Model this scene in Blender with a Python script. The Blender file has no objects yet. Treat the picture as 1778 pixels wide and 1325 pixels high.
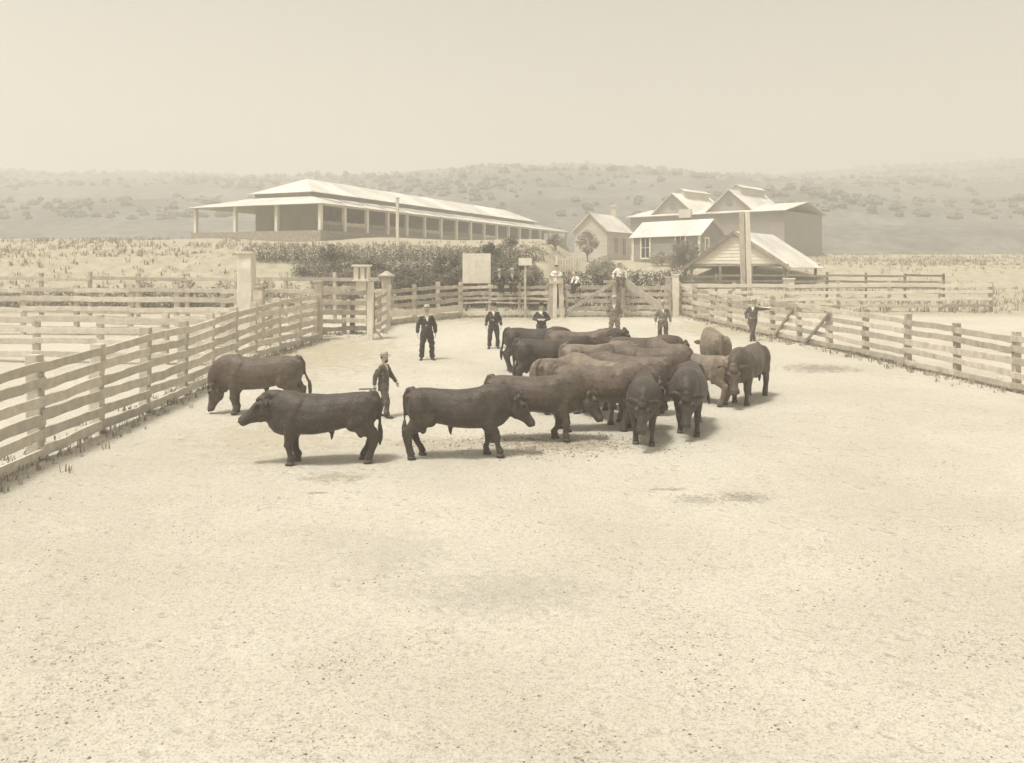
import bpy, bmesh, math, random
import numpy as np
from mathutils import Vector, Matrix, noise
random.seed(7); rng = np.random.default_rng(7)
S = bpy.context.scene
COL = S.collection
R = math.radians

# ------------------------------------------------------------------ camera
CAMZ = 3.75; FPX = 1500.0; HOR = 470.0
cam = bpy.data.cameras.new('camera'); cam_o = bpy.data.objects.new('camera', cam); COL.objects.link(cam_o)
cam.sensor_width = 36; cam.lens = FPX / 1778 * 36
cam.shift_y = -(662.5 - HOR) / 1778
cam.clip_start = 0.1; cam.clip_end = 5000
cam_o.location = (0, 0, CAMZ); cam_o.rotation_euler = (R(90), 0, 0)
S.camera = cam_o

# ------------------------------------------------------------------ sky, sun, exposure
SUN = Vector((-0.30, -0.24, 1.0)).normalized()      # from the scene towards the sun
W = bpy.data.worlds.new('World'); S.world = W; W.use_nodes = True
nt = W.node_tree; nt.nodes.clear()
sky = nt.nodes.new('ShaderNodeTexSky'); sky.sky_type = 'NISHITA'; sky.sun_disc = False
sky.sun_elevation = math.asin(SUN.z); sky.sun_rotation = math.atan2(SUN.x, SUN.y)
sky.air_density = 1.0; sky.dust_density = 4.0; sky.ozone_density = 1.0
bw = nt.nodes.new('ShaderNodeRGBToBW'); mx = nt.nodes.new('ShaderNodeMix'); mx.data_type = 'RGBA'; mx.blend_type = 'MULTIPLY'
mx.inputs[0].default_value = 1.0; mx.inputs[7].default_value = (1.0, 0.95, 0.86, 1)
bg = nt.nodes.new('ShaderNodeBackground'); bg.inputs['Strength'].default_value = 0.105
wo = nt.nodes.new('ShaderNodeOutputWorld')
nt.links.new(sky.outputs[0], bw.inputs[0]); nt.links.new(bw.outputs[0], mx.inputs[6])
nt.links.new(mx.outputs[2], bg.inputs[0]); nt.links.new(bg.outputs[0], wo.inputs[0])
sl = bpy.data.lights.new('sun', 'SUN'); sl.energy = 2.5; sl.angle = R(10); sl.color = (1.0, 0.965, 0.90)
so = bpy.data.objects.new('sun', sl); COL.objects.link(so)
so.rotation_euler = SUN.to_track_quat('Z', 'Y').to_euler()
S.view_settings.view_transform = 'Standard'; S.view_settings.look = 'None'
S.view_settings.gamma = 1; S.view_settings.use_curve_mapping = False
S.view_settings.exposure = 0.94
S.cycles.use_denoising = True
S.cycles.volume_bounces = 1; S.cycles.max_bounces = 6; S.cycles.diffuse_bounces = 3

# ------------------------------------------------------------------ places: pixel of the photograph -> metres
def interp(x, pts):
    xs = [p[0] for p in pts]; ys = [p[1] for p in pts]
    return float(np.interp(x, xs, ys))
LP = [(47, 1.23), (50, 1.45), (57, 4.6), (66, 5.3), (76, 6.2), (84, 6.8), (150, 6.9), (270, 5)]
RP = [(47, 1.23), (60, 1.7), (74, 2.3), (82, 4.2), (90, 4.65), (105, 5.0), (130, 6.2), (160, 6.5), (270, 5)]
def sstep(a, b, x):
    t = min(1, max(0, (x - a) / (b - a))); return t * t * (3 - 2 * t)
def zg(x, y):
    if y <= 47: return 0.041 * (y - 17)
    w = sstep(0.03, 0.10, x / y)
    return interp(y, LP) * (1 - w) + interp(y, RP) * w
def dist(py):                       # depth of the yard floor seen at photo row py
    return 4.447 / ((py - HOR) / FPX + 0.041)
def gp(px, py):
    y = dist(py); x = (px - 889) / FPX * y
    return Vector((x, y, zg(x, y)))
def at(px, y, z=None):
    x = (px - 889) / FPX * y
    return Vector((x, y, zg(x, y) if z is None else z))
def zpx(py, y): return CAMZ - (py - HOR) / FPX * y

# ------------------------------------------------------------------ materials
MATS = {}
def mat(name, col, rough=0.85, var=0.25, scale=3.0, bump=0.3, bscale=None, stretch=(1, 1, 1), obj=False, rnd=0.0, sheen=0.0, detail=6, spec=0.25, dark=None, fine=0.0):
    lum = .3 * col[0] + .59 * col[1] + .11 * col[2]; col = tuple(c * .8 + lum * .2 for c in col)
    m = bpy.data.materials.new(name); m.use_nodes = True
    N = m.node_tree.nodes; L = m.node_tree.links; b = N['Principled BSDF']
    b.inputs['Roughness'].default_value = rough; b.inputs['Specular IOR Level'].default_value = spec
    if sheen: b.inputs['Sheen Weight'].default_value = sheen; b.inputs['Sheen Roughness'].default_value = 0.5
    if obj:
        tc = N.new('ShaderNodeTexCoord'); vec = tc.outputs['Object']
    else:
        tc = N.new('ShaderNodeNewGeometry'); vec = tc.outputs['Position']
    mp = N.new('ShaderNodeMapping'); mp.inputs['Scale'].default_value = stretch; L.new(vec, mp.inputs[0])
    n1 = N.new('ShaderNodeTexNoise'); n1.inputs['Scale'].default_value = scale; n1.inputs['Detail'].default_value = detail
    n1.inputs['Roughness'].default_value = 0.6; L.new(mp.outputs[0], n1.inputs['Vector'])
    rp = N.new('ShaderNodeMapRange'); rp.inputs['From Min'].default_value = 0.28; rp.inputs['From Max'].default_value = 0.72
    L.new(n1.outputs[0], rp.inputs['Value'])
    mixc = N.new('ShaderNodeMix'); mixc.data_type = 'RGBA'
    d = dark or tuple(c * (1 - var) for c in col); l = tuple(min(1, c * (1 + var * 0.6)) for c in col)
    mixc.inputs[6].default_value = (*d, 1); mixc.inputs[7].default_value = (*l, 1)
    L.new(rp.outputs[0], mixc.inputs[0]); out = mixc.outputs[2]
    if fine:
        n3 = N.new('ShaderNodeTexNoise'); n3.inputs['Scale'].default_value = scale * 11; n3.inputs['Detail'].default_value = 3
        L.new(mp.outputs[0], n3.inputs['Vector'])
        r3 = N.new('ShaderNodeMapRange'); r3.inputs['From Min'].default_value = 0.3; r3.inputs['From Max'].default_value = 0.7
        r3.inputs['To Min'].default_value = 1 - fine; r3.inputs['To Max'].default_value = 1 + fine
        L.new(n3.outputs[0], r3.inputs['Value'])
        vm = N.new('ShaderNodeVectorMath'); vm.operation = 'SCALE'; L.new(out, vm.inputs[0]); L.new(r3.outputs[0], vm.inputs['Scale']); out = vm.outputs[0]
    if rnd:
        oi = N.new('ShaderNodeObjectInfo'); r2 = N.new('ShaderNodeMapRange')
        r2.inputs['To Min'].default_value = 1 - rnd; r2.inputs['To Max'].default_value = 1 + rnd * 0.6
        L.new(oi.outputs['Random'], r2.inputs['Value'])
        vm = N.new('ShaderNodeVectorMath'); vm.operation = 'SCALE'; L.new(out, vm.inputs[0]); L.new(r2.outputs[0], vm.inputs['Scale']); out = vm.outputs[0]
    L.new(out, b.inputs['Base Color'])
    if bump:
        n2 = N.new('ShaderNodeTexNoise'); n2.inputs['Scale'].default_value = bscale or scale * 6; n2.inputs['Detail'].default_value = 5
        L.new(mp.outputs[0], n2.inputs['Vector'])
        bp = N.new('ShaderNodeBump'); bp.inputs['Strength'].default_value = bump; bp.inputs['Distance'].default_value = 0.03
        L.new(n2.outputs[0], bp.inputs['Height']); L.new(bp.outputs[0], b.inputs['Normal'])
    MATS[name] = m
    return m
mat('coat_black', (0.062, 0.045, 0.032), 0.48, 0.45, 5, 0.5, 34, obj=True, sheen=0.04, rnd=0.15, fine=0.38, spec=0.28)
mat('coat_brown', (0.125, 0.090, 0.062), 0.5, 0.45, 5, 0.5, 32, obj=True, sheen=0.05, rnd=0.3, fine=0.38, spec=0.28)
mat('coat_dun', (0.215, 0.162, 0.112), 0.52, 0.42, 5, 0.5, 30, obj=True, sheen=0.05, rnd=0.2, fine=0.38, spec=0.28)
mat('curl', (0.16, 0.125, 0.09), 0.85, 0.4, 20, 1.0, 60, obj=True, sheen=0.3)
mat('muzzle', (0.11, 0.09, 0.075), 0.45, 0.3, 12, 0.3, obj=True)
mat('wood_lime', (0.60, 0.545, 0.44), 0.9, 0.22, 4, 0.5, 30, rnd=0.2, fine=0.12)
mat('hoof', (0.09, 0.075, 0.06), 0.6, 0.2, 10, 0.2)
mat('eye', (0.012, 0.01, 0.008), 0.15, 0.0, 5, 0)
mat('brand', (0.26, 0.21, 0.155), 0.8, 0.2, 20, 0.2)
mat('wood_pale', (0.52, 0.46, 0.36), 0.9, 0.3, 4, 0.6, 30, stretch=(1, 1, 0.6), rnd=0.28, fine=0.15)
mat('wood_grey', (0.29, 0.25, 0.195), 0.9, 0.35, 4, 0.6, 30, rnd=0.3, fine=0.15)
mat('whitewash', (0.72, 0.66, 0.54), 0.85, 0.14, 3, 0.3, 25, rnd=0.08, fine=0.06)
mat('iron_roof', (0.64, 0.60, 0.52), 0.55, 0.3, 0.35, 0.15, 12, fine=0.12, rnd=0.16)
mat('wall_grey', (0.29, 0.27, 0.24), 0.8, 0.12, 0.6, 0.2, 20, rnd=0.12)
mat('wall_pale', (0.50, 0.46, 0.38), 0.85, 0.14, 0.6, 0.2, 20, rnd=0.08)
mat('wall_cream', (0.60, 0.55, 0.45), 0.85, 0.10, 0.6, 0.2, 20, rnd=0.06)
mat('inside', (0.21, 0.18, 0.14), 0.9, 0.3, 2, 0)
mat('stone', (0.36, 0.31, 0.235), 0.9, 0.3, 1.5, 0.5, 9, fine=0.1)
mat('glass', (0.06, 0.055, 0.05), 0.12, 0.1, 2, 0, spec=0.6)
mat('leaf_dark', (0.140, 0.122, 0.088), 0.7, 0.45, 1.2, 0, rnd=0.1)
mat('leaf_mid', (0.235, 0.207, 0.152), 0.7, 0.45, 1.2, 0, rnd=0.1)
mat('leaf_pale', (0.32, 0.285, 0.21), 0.7, 0.4, 1.2, 0, rnd=0.1)
mat('bark', (0.20, 0.165, 0.12), 0.9, 0.3, 6, 0.6)
mat('cloth_dark', (0.050, 0.041, 0.033), 0.9, 0.25, 14, 0.3, 70, obj=True, sheen=0.2, rnd=0.15)
mat('cloth_mid', (0.115, 0.095, 0.073), 0.9, 0.25, 14, 0.3, 70, obj=True, sheen=0.2, rnd=0.15)
mat('cloth_pale', (0.20, 0.168, 0.125), 0.9, 0.25, 14, 0.3, 70, obj=True, sheen=0.2, rnd=0.1)
mat('linen', (0.74, 0.69, 0.59), 0.9, 0.1, 14, 0.3, 60, obj=True)
mat('felt_pale', (0.44, 0.38, 0.29), 0.9, 0.15, 14, 0.2, 60, obj=True)
mat('felt_dark', (0.055, 0.046, 0.038), 0.9, 0.2, 14, 0.2, 60, obj=True)
mat('skin', (0.62, 0.49, 0.36), 0.6, 0.12, 12, 0.1, 60, obj=True)
mat('hair', (0.075, 0.06, 0.046), 0.8, 0.3, 30, 0.5, 90, obj=True)
mat('leather', (0.06, 0.048, 0.036), 0.5, 0.3, 10, 0.2)
mat('straw', (0.58, 0.52, 0.41), 0.9, 0.35, 2, 0)
mat('clod', (0.25, 0.21, 0.16), 0.95, 0.4, 3, 0.3)
mat('pebble', (0.50, 0.44, 0.33), 0.95, 0.35, 3, 0.3)

# ------------------------------------------------------------------ mesh helpers
def T(v): return tuple(v)
def wobble(co, seed, terms):
    r_ = np.random.default_rng(seed); out = np.zeros(len(co))
    for amp, fr in terms:
        for _ in range(7):
            k = r_.normal(size=3); k = k / np.linalg.norm(k) * fr * r_.uniform(.6, 1.5)
            out += amp * .5 * np.sin(co @ k + r_.uniform(0, 6.28))
    return out
class MB:
    def __init__(s): s.v = []; s.f = []
    def loft(s, rings, n=14):
        """rings: (centre, U, V) ellipse half axes; closed at both ends"""
        b0 = len(s.v)
        for c, u, w in rings:
            c = Vector(c); u = Vector(u); w = Vector(w)
            for k in range(n):
                a = 2 * math.pi * k / n
                s.v.append(T(c + u * math.cos(a) + w * math.sin(a)))
        for i in range(len(rings) - 1):
            for k in range(n):
                k2 = (k + 1) % n
                s.f.append((b0 + i * n + k, b0 + i * n + k2, b0 + (i + 1) * n + k2, b0 + (i + 1) * n + k))
        s.f.append(tuple(b0 + k for k in reversed(range(n))))
        s.f.append(tuple(b0 + (len(rings) - 1) * n + k for k in range(n)))
    def tube(s, pts, rad, n=10, side=(0, 1, 0), flat=1.0):
        """rad = radius, or (in-plane radius, sideways radius)"""
        pts = [Vector(p) for p in pts]; rings = []
        sd = Vector(side)
        for i, p in enumerate(pts):
            a = pts[max(0, i - 1)]; b = pts[min(len(pts) - 1, i + 1)]
            d = (b - a).normalized()
            u = d.cross(sd)
            if u.length < 1e-3: u = d.cross(Vector((1, 0, 0)))
            u.normalize(); w = d.cross(u).normalized()
            r = rad[i]; ru, rw = (r, r) if not isinstance(r, (tuple, list)) else r
            rings.append((p, u * ru, w * rw * flat))
        s.loft(rings, n)
    def ell(s, c, ax, M=None, n=12, m=8):
        c = Vector(c); b0 = len(s.v); M = M or Matrix.Identity(3)
        rows = []
        for i in range(m + 1):
            t = math.pi * i / m; row = []
            cnt = 1 if i in (0, m) else n
            for k in range(cnt):
                a = 2 * math.pi * k / n
                p = Vector((ax[0] * math.sin(t) * math.cos(a), ax[1] * math.sin(t) * math.sin(a), ax[2] * math.cos(t)))
                s.v.append(T(c + M @ p)); row.append(len(s.v) - 1)
            rows.append(row)
        for i in range(m):
            A, B = rows[i], rows[i + 1]
            for k in range(n):
                k2 = (k + 1) % n
                if len(A) == 1: s.f.append((A[0], B[k], B[k2]))
                elif len(B) == 1: s.f.append((A[k], B[0], A[k2]))
                else: s.f.append((A[k], B[k], B[k2], A[k2]))
    def box(s, c, h, M=None):
        c = Vector(c); b0 = len(s.v); M = M or Matrix.Identity(3)
        for x, y, z in ((-1, -1, -1), (1, -1, -1), (1, 1, -1), (-1, 1, -1), (-1, -1, 1), (1, -1, 1), (1, 1, 1), (-1, 1, 1)):
            s.v.append(T(c + M @ Vector((x * h[0], y * h[1], z * h[2]))))
        for f in ((0, 3, 2, 1), (4, 5, 6, 7), (0, 1, 5, 4), (1, 2, 6, 5), (2, 3, 7, 6), (3, 0, 4, 7)):
            s.f.append(tuple(b0 + i for i in f))
    def poly_prism(s, pts, ext):
        """closed polygon pts (list of Vector) pushed along ext"""
        b0 = len(s.v); n = len(pts); ext = Vector(ext)
        for p in pts: s.v.append(T(Vector(p)))
        for p in pts: s.v.append(T(Vector(p) + ext))
        s.f.append(tuple(range(b0, b0 + n))); s.f.append(tuple(reversed(range(b0 + n, b0 + 2 * n))))
        for k in range(n):
            k2 = (k + 1) % n; s.f.append((b0 + k2, b0 + k, b0 + n + k, b0 + n + k2))
    def mesh(s, name, smooth=False):
        me = bpy.data.meshes.new(name); me.from_pydata(s.v, [], s.f)
        bm = bmesh.new(); bm.from_mesh(me); bmesh.ops.recalc_face_normals(bm, faces=bm.faces); bm.to_mesh(me); bm.free()
        if smooth: me.polygons.foreach_set('use_smooth', [True] * len(me.polygons))
        me.update(); return me
    def remesh(s, name, voxel, it=3):
        me = s.mesh('tmp'); o = bpy.data.objects.new('tmp', me); COL.objects.link(o)
        md = o.modifiers.new('r', 'REMESH'); md.mode = 'VOXEL'; md.voxel_size = voxel
        if it: sm = o.modifiers.new('s', 'SMOOTH'); sm.factor = 0.5; sm.iterations = it
        dg = bpy.context.evaluated_depsgraph_get()
        res = bpy.data.meshes.new_from_object(o.evaluated_get(dg)); res.name = name
        bpy.data.objects.remove(o); bpy.data.meshes.remove(me)
        res.polygons.foreach_set('use_smooth', [True] * len(res.polygons))
        return res
def link(name, me, m=None, parent=None, local=True):
    o = bpy.data.objects.new(name, me); COL.objects.link(o)
    if m:
        if not me.materials: me.materials.append(MATS[m])
    if parent:
        o.parent = parent
        if not local: o.matrix_parent_inverse = Matrix.Translation(-parent.location)
    return o
def thing(name, label, cat, loc, group=None, rz=0, sc=1):
    o = bpy.data.objects.new(name, None); COL.objects.link(o); o.empty_display_size = 0.2
    o.location = loc; o.rotation_euler = (0, 0, rz); o.scale = (sc, sc, sc)
    o['label'] = label; o['category'] = cat
    if group: o['group'] = group
    return o
def struct(o, kind='structure'): o['kind'] = kind; return o

# shared rough timbers: unit length along x, unit section
TIMBER = {}
def timbers(m):
    if m in TIMBER: return TIMBER[m]
    out = []
    for q in range(5):
        b = MB(); rings = []
        n = 7; sec = [(-.5, -.5), (.5, -.5), (.5, .5), (-.5, .5)]
        for i in range(n):
            x = -0.5 + i / (n - 1); w_ = .25 if m == 'whitewash' else .8; dy = random.uniform(-.07, .07) * w_; dz = random.uniform(-.09, .09) * w_; k = 1 + random.uniform(-.1, .08) * w_
            for (y, z) in sec:
                for (ay, az) in ((.86, 1), (1, .86)):
                    b.v.append((x, y * ay * k + dy + random.uniform(-.03, .03), z * az * k + dz + random.uniform(-.03, .03)))
        order = [1, 0, 2, 3, 5, 4, 6, 7]   # 8 points round, chamfered
        def idx(i, j): return i * 8 + order[j]
        for i in range(n - 1):
            for j in range(8):
                b.f.append((idx(i, j), idx(i, (j + 1) % 8), idx(i + 1, (j + 1) % 8), idx(i + 1, j)))
        b.f.append(tuple(idx(0, j) for j in reversed(range(8)))); b.f.append(tuple(idx(n - 1, j) for j in range(8)))
        me = b.mesh('timber_' + m); me.materials.append(MATS[m]); out.append(me)
    TIMBER[m] = out; return out
def timber(name, p0, p1, thick, high, m, parent=None, up=(0, 0, 1)):
    """thick = sideways, high = upright section, world coordinates; parent is unrotated"""
    p0 = Vector(p0); p1 = Vector(p1); d = p1 - p0; ln = d.length; x = d.normalized()
    u = Vector(up)
    if abs(x.dot(u)) > 0.98: u = Vector((0, 1, 0))
    y = u.cross(x).normalized(); z = x.cross(y)
    o = bpy.data.objects.new(name, random.choice(timbers(m))); COL.objects.link(o)
    M = Matrix((x * ln, y * thick, z * high)).transposed().to_4x4(); M.translation = (p0 + p1) / 2
    if parent:
        o.parent = parent; M.translation = M.translation - parent.location
    o.matrix_local = M
    return o
def post(name, p, h, w, m, parent=None, tilt=0.0, sink=0.15):
    p = Vector(p)
    t = Vector((random.uniform(-1, 1) * tilt, random.uniform(-1, 1) * tilt, 1)) * h
    return timber(name, p - Vector((0, 0, sink)), p + t, w, w, m, parent, up=(0, 1, 0))
def panel(name, pts, ext, m, parent, bmat=None):
    b = MB(); pts = [Vector(p) - parent.location for p in pts]; b.poly_prism(pts, ext)
    return link(name, b.mesh(name), m, parent)

# ------------------------------------------------------------------ ground
def axis(segs):
    out = []
    for a, b, st in segs: out += list(np.arange(a, b, st))
    return out + [segs[-1][1]]
xs = axis([(-420, -60, 30), (-60, -20, 3), (-20, 22, .3), (22, 60, 3), (60, 420, 30)])
ys = axis([(-40, 4, 6), (4, 51, .3), (51, 100, 1.0), (100, 270, 8)])
gv = []; 
for y in ys:
    for x in xs:
        z = zg(x, y)
        if 4 < y < 52 and -22 < x < 24: z += 0.022 * noise.noise((x * .5, y * .5, 0)) + 0.012 * noise.noise((x * 1.7, y * 1.7, 3))
        elif y >= 52: z += 0.25 * noise.noise((x * .12, y * .12, 9))
        gv.append((x, y, z))
nx = len(xs); gf = [(j * nx + i, j * nx + i + 1, (j + 1) * nx + i + 1, (j + 1) * nx + i) for j in range(len(ys) - 1) for i in range(nx - 1)]
gm = bpy.data.meshes.new('ground'); gm.from_pydata(gv, [], gf); gm.polygons.foreach_set('use_smooth', [True] * len(gf))
def ground_mat():
    m = bpy.data.materials.new('yard_dirt'); m.use_nodes = True; N = m.node_tree.nodes; L = m.node_tree.links; b = N['Principled BSDF']
    b.inputs['Roughness'].default_value = 0.95; b.inputs['Specular IOR Level'].default_value = 0.1
    g = N.new('ShaderNodeNewGeometry')
    def nz(scale, detail=6, rough=.6, stretch=(1, 1, 1), dist=0.0):
        mp = N.new('ShaderNodeMapping'); mp.inputs['Scale'].default_value = stretch; L.new(g.outputs['Position'], mp.inputs[0])
        n = N.new('ShaderNodeTexNoise'); n.inputs['Scale'].default_value = scale; n.inputs['Detail'].default_value = detail
        n.inputs['Roughness'].default_value = rough; n.inputs['Distortion'].default_value = dist; L.new(mp.outputs[0], n.inputs['Vector']); return n.outputs[0]
    def rng_(v, a, c, lo=0., hi=1.):
        r = N.new('ShaderNodeMapRange'); r.inputs['From Min'].default_value = a; r.inputs['From Max'].default_value = c
        r.inputs['To Min'].default_value = lo; r.inputs['To Max'].default_value = hi; L.new(v, r.inputs['Value']); return r.outputs[0]
    def mixc(f, a, c):
        q = N.new('ShaderNodeMix'); q.data_type = 'RGBA'
        if isinstance(f, float): q.inputs[0].default_value = f
        else: L.new(f, q.inputs[0])
        for i, v in ((6, a), (7, c)):
            if isinstance(v, tuple): q.inputs[i].default_value = (*v, 1)
            else: L.new(v, q.inputs[i])
        return q.outputs[2]
    def mul(a, c):
        q = N.new('ShaderNodeMath'); q.operation = 'MULTIPLY'
        L.new(a, q.inputs[0])
        if isinstance(c, float): q.inputs[1].default_value = c
        else: L.new(c, q.inputs[1])
        return q.outputs[0]
    pale = (0.53, 0.50, 0.425); mid = (0.43, 0.40, 0.33); grass = (0.27, 0.235, 0.16); dark = (0.15, 0.125, 0.09); wet = (0.10, 0.088, 0.07)
    big = rng_(nz(0.22, 4), .38, .62)
    c = mixc(mul(big, .7), pale, mid)
    # dry grassy litter: streaks and speckle
    speck = rng_(nz(11, 7, .85, (1, 1.3, 1)), .50, .66)
    c = mixc(mul(speck, .8), c, (0.29, 0.26, 0.205))
    fine = rng_(nz(38, 4, .7), .5, .68)
    c = mixc(mul(fine, .75), c, (0.22, 0.19, 0.145))
    hi = rng_(nz(23, 4, .7), .55, .72)
    c = mixc(mul(hi, .5), c, (0.66, 0.60, 0.48))
    sp2 = rng_(nz(5.5, 7, .8), .63, .70)
    c = mixc(mul(sp2, .6), c, dark)
    # grass beyond the yard
    sx = N.new('ShaderNodeSeparateXYZ'); L.new(g.outputs['Position'], sx.inputs[0])
    gr = mixc(rng_(nz(1.3, 6, .7), .35, .65), (0.40, 0.365, 0.275), (0.30, 0.27, 0.195))
    far = rng_(sx.outputs['Y'], 46.5, 49.0)
    c = mixc(far, c, gr)
    # worn dry turf along the fences and on the left of the yard, damp and brown patches, a cast shadow painted in at the right
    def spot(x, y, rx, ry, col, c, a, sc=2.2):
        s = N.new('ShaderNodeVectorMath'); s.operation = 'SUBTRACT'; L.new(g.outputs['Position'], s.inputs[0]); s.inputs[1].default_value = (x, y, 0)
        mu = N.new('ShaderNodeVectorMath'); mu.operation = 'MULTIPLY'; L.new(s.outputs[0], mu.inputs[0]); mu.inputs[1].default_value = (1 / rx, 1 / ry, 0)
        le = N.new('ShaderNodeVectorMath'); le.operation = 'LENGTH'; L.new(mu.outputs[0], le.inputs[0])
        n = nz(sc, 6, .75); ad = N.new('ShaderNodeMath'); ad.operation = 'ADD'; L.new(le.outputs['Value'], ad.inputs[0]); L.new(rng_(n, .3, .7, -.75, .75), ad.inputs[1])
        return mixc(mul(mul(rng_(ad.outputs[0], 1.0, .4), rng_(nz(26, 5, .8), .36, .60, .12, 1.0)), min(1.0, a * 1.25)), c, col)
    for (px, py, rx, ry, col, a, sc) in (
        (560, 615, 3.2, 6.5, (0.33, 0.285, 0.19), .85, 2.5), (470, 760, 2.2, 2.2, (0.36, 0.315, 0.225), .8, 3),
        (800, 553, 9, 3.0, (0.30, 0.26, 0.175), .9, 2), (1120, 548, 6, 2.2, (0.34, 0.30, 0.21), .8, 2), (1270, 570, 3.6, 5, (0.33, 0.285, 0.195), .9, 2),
        (980, 772, 1.9, .8, (0.25, 0.20, 0.135), .75, 5), (760, 770, 1.5, .7, (0.28, 0.225, 0.15), .6, 6),  # brown patches at the feet of the front bulls
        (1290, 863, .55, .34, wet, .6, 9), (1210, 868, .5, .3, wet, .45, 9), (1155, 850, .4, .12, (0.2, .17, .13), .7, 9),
        (1425, 640, 1.5, 1.1, (0.17, 0.15, 0.12), .8, 4), (580, 828, .75, .4, (0.24, 0.21, 0.16), .7, 6), (550, 855, .22, .07, dark, .8, 8),  # large dark patch at right is a cast shadow painted into the ground
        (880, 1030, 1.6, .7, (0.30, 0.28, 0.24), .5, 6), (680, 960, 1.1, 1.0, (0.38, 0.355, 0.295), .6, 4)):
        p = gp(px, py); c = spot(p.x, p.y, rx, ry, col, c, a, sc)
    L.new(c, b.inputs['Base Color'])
    h = N.new('ShaderNodeMath'); h.operation = 'ADD'; L.new(nz(11, 8, .8), h.inputs[0]); L.new(mul(nz(45, 4, .7), .4), h.inputs[1])
    wv = N.new('ShaderNodeVectorMath'); wv.operation = 'ADD'; L.new(g.outputs['Position'], wv.inputs[0])      # hoof prints
    wn = N.new('ShaderNodeTexNoise'); wn.inputs['Scale'].default_value = 6; L.new(g.outputs['Position'], wn.inputs['Vector'])
    ws = N.new('ShaderNodeVectorMath'); ws.operation = 'SCALE'; ws.inputs['Scale'].default_value = .12; L.new(wn.outputs['Color'], ws.inputs[0]); L.new(ws.outputs[0], wv.inputs[1])
    vo = N.new('ShaderNodeTexVoronoi'); vo.inputs['Scale'].default_value = 2.6; L.new(wv.outputs[0], vo.inputs['Vector'])
    pit = mul(rng_(vo.outputs['Distance'], .10, .26), mul(rng_(nz(.35, 3), .36, .56), 2.2))
    h2 = N.new('ShaderNodeMath'); h2.operation = 'ADD'; L.new(h.outputs[0], h2.inputs[0]); L.new(pit, h2.inputs[1])
    bp = N.new('ShaderNodeBump'); bp.inputs['Strength'].default_value = 0.5; bp.inputs['Distance'].default_value = 0.06
    L.new(h2.outputs[0], bp.inputs['Height']); L.new(bp.outputs[0], b.inputs['Normal'])
    MATS['yard_dirt'] = m
ground_mat()
struct(link('ground', gm, 'yard_dirt'))

# hill behind
SKYL = [(-900, 330), (-300, 300), (0, 290), (350, 300), (560, 306), (740, 297), (870, 284), (1000, 281), (1090, 290), (1160, 302), (1300, 304), (1500, 290), (1778, 270), (2400, 280), (3200, 310)]
hv = []; hx = list(np.arange(-1500, 1501, 25)); hy = list(np.arange(165, 1000, 10))
for y in hy:
    for x in hx:
        px = 889 + FPX * x / 620.0
        top = CAMZ + (HOR - interp(px, SKYL)) / FPX * 620
        t = ((y - 165) / 475) ** .75 if y < 640 else 1 - 0.5 * sstep(640, 1000, y)
        z = 6 + (top - 6) * t + (3.0 * noise.noise((x * .02, y * .02, 1)) + 1.2 * noise.noise((x * .07, y * .07, 4))) * min(1, (y - 165) / 80)
        hv.append((x, y, z))
nh = len(hx); hf = [(j * nh + i, j * nh + i + 1, (j + 1) * nh + i + 1, (j + 1) * nh + i) for j in range(len(hy) - 1) for i in range(nh - 1)]
hm = bpy.data.meshes.new('hill'); hm.from_pydata(hv, [], hf); hm.polygons.foreach_set('use_smooth', [True] * len(hf))
mat('hill_scrub', (0.135, 0.13, 0.12), 0.95, 0.6, 0.035, 1.0, 0.2, fine=0.4)
struct(link('hill', hm, 'hill_scrub'))

hb = MB()
for k in range(5600):      # scrub and bush on the hillside
    y = random.uniform(200, 640); x = random.uniform(-.85, .85) * y
    if noise.noise((x * .012, y * .012, 7)) + random.uniform(-.35, .35) < -.05: continue
    px = 889 + FPX * x / 620.0; top = CAMZ + (HOR - interp(px, SKYL)) / FPX * 620
    z = 6 + (top - 6) * ((y - 165) / 475) ** .75 + (3.0 * noise.noise((x * .02, y * .02, 1)) + 1.2 * noise.noise((x * .07, y * .07, 4))) * min(1, (y - 165) / 80)
    r = random.uniform(.5, 1.9) * (.6 + y / 900); i0 = len(hb.v); n = 6
    for (zz, rr) in ((-.3, .8), (.35, 1.0), (.85, .65)):
        for q in range(n):
            a_ = 6.28 * q / n + zz; w_ = rr * r * random.uniform(.75, 1.2); hb.v.append((x + w_ * math.cos(a_), y + w_ * math.sin(a_), z + zz * r * random.uniform(.8, 1.15)))
    hb.v.append((x, y, z + r * 1.15))
    for lv in (0, 1):
        for q in range(n):
            q2 = (q + 1) % n; hb.f.append((i0 + lv * n + q, i0 + lv * n + q2, i0 + lv * n + n + q2, i0 + lv * n + n + q))
    for q in range(n): hb.f.append((i0 + 2 * n + q, i0 + 2 * n + (q + 1) % n, i0 + 3 * n))
me = bpy.data.meshes.new('scrub'); me.from_pydata(hb.v, [], hb.f)
mat('scrub', (0.118, 0.113, 0.102), 0.9, 0.4, .5, 0)
o = link('scrub', me, 'scrub'); o['kind'] = 'stuff'; o['label'] = 'hazy scrub and bush covering the hillside'; o['category'] = 'scrub'
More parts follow.
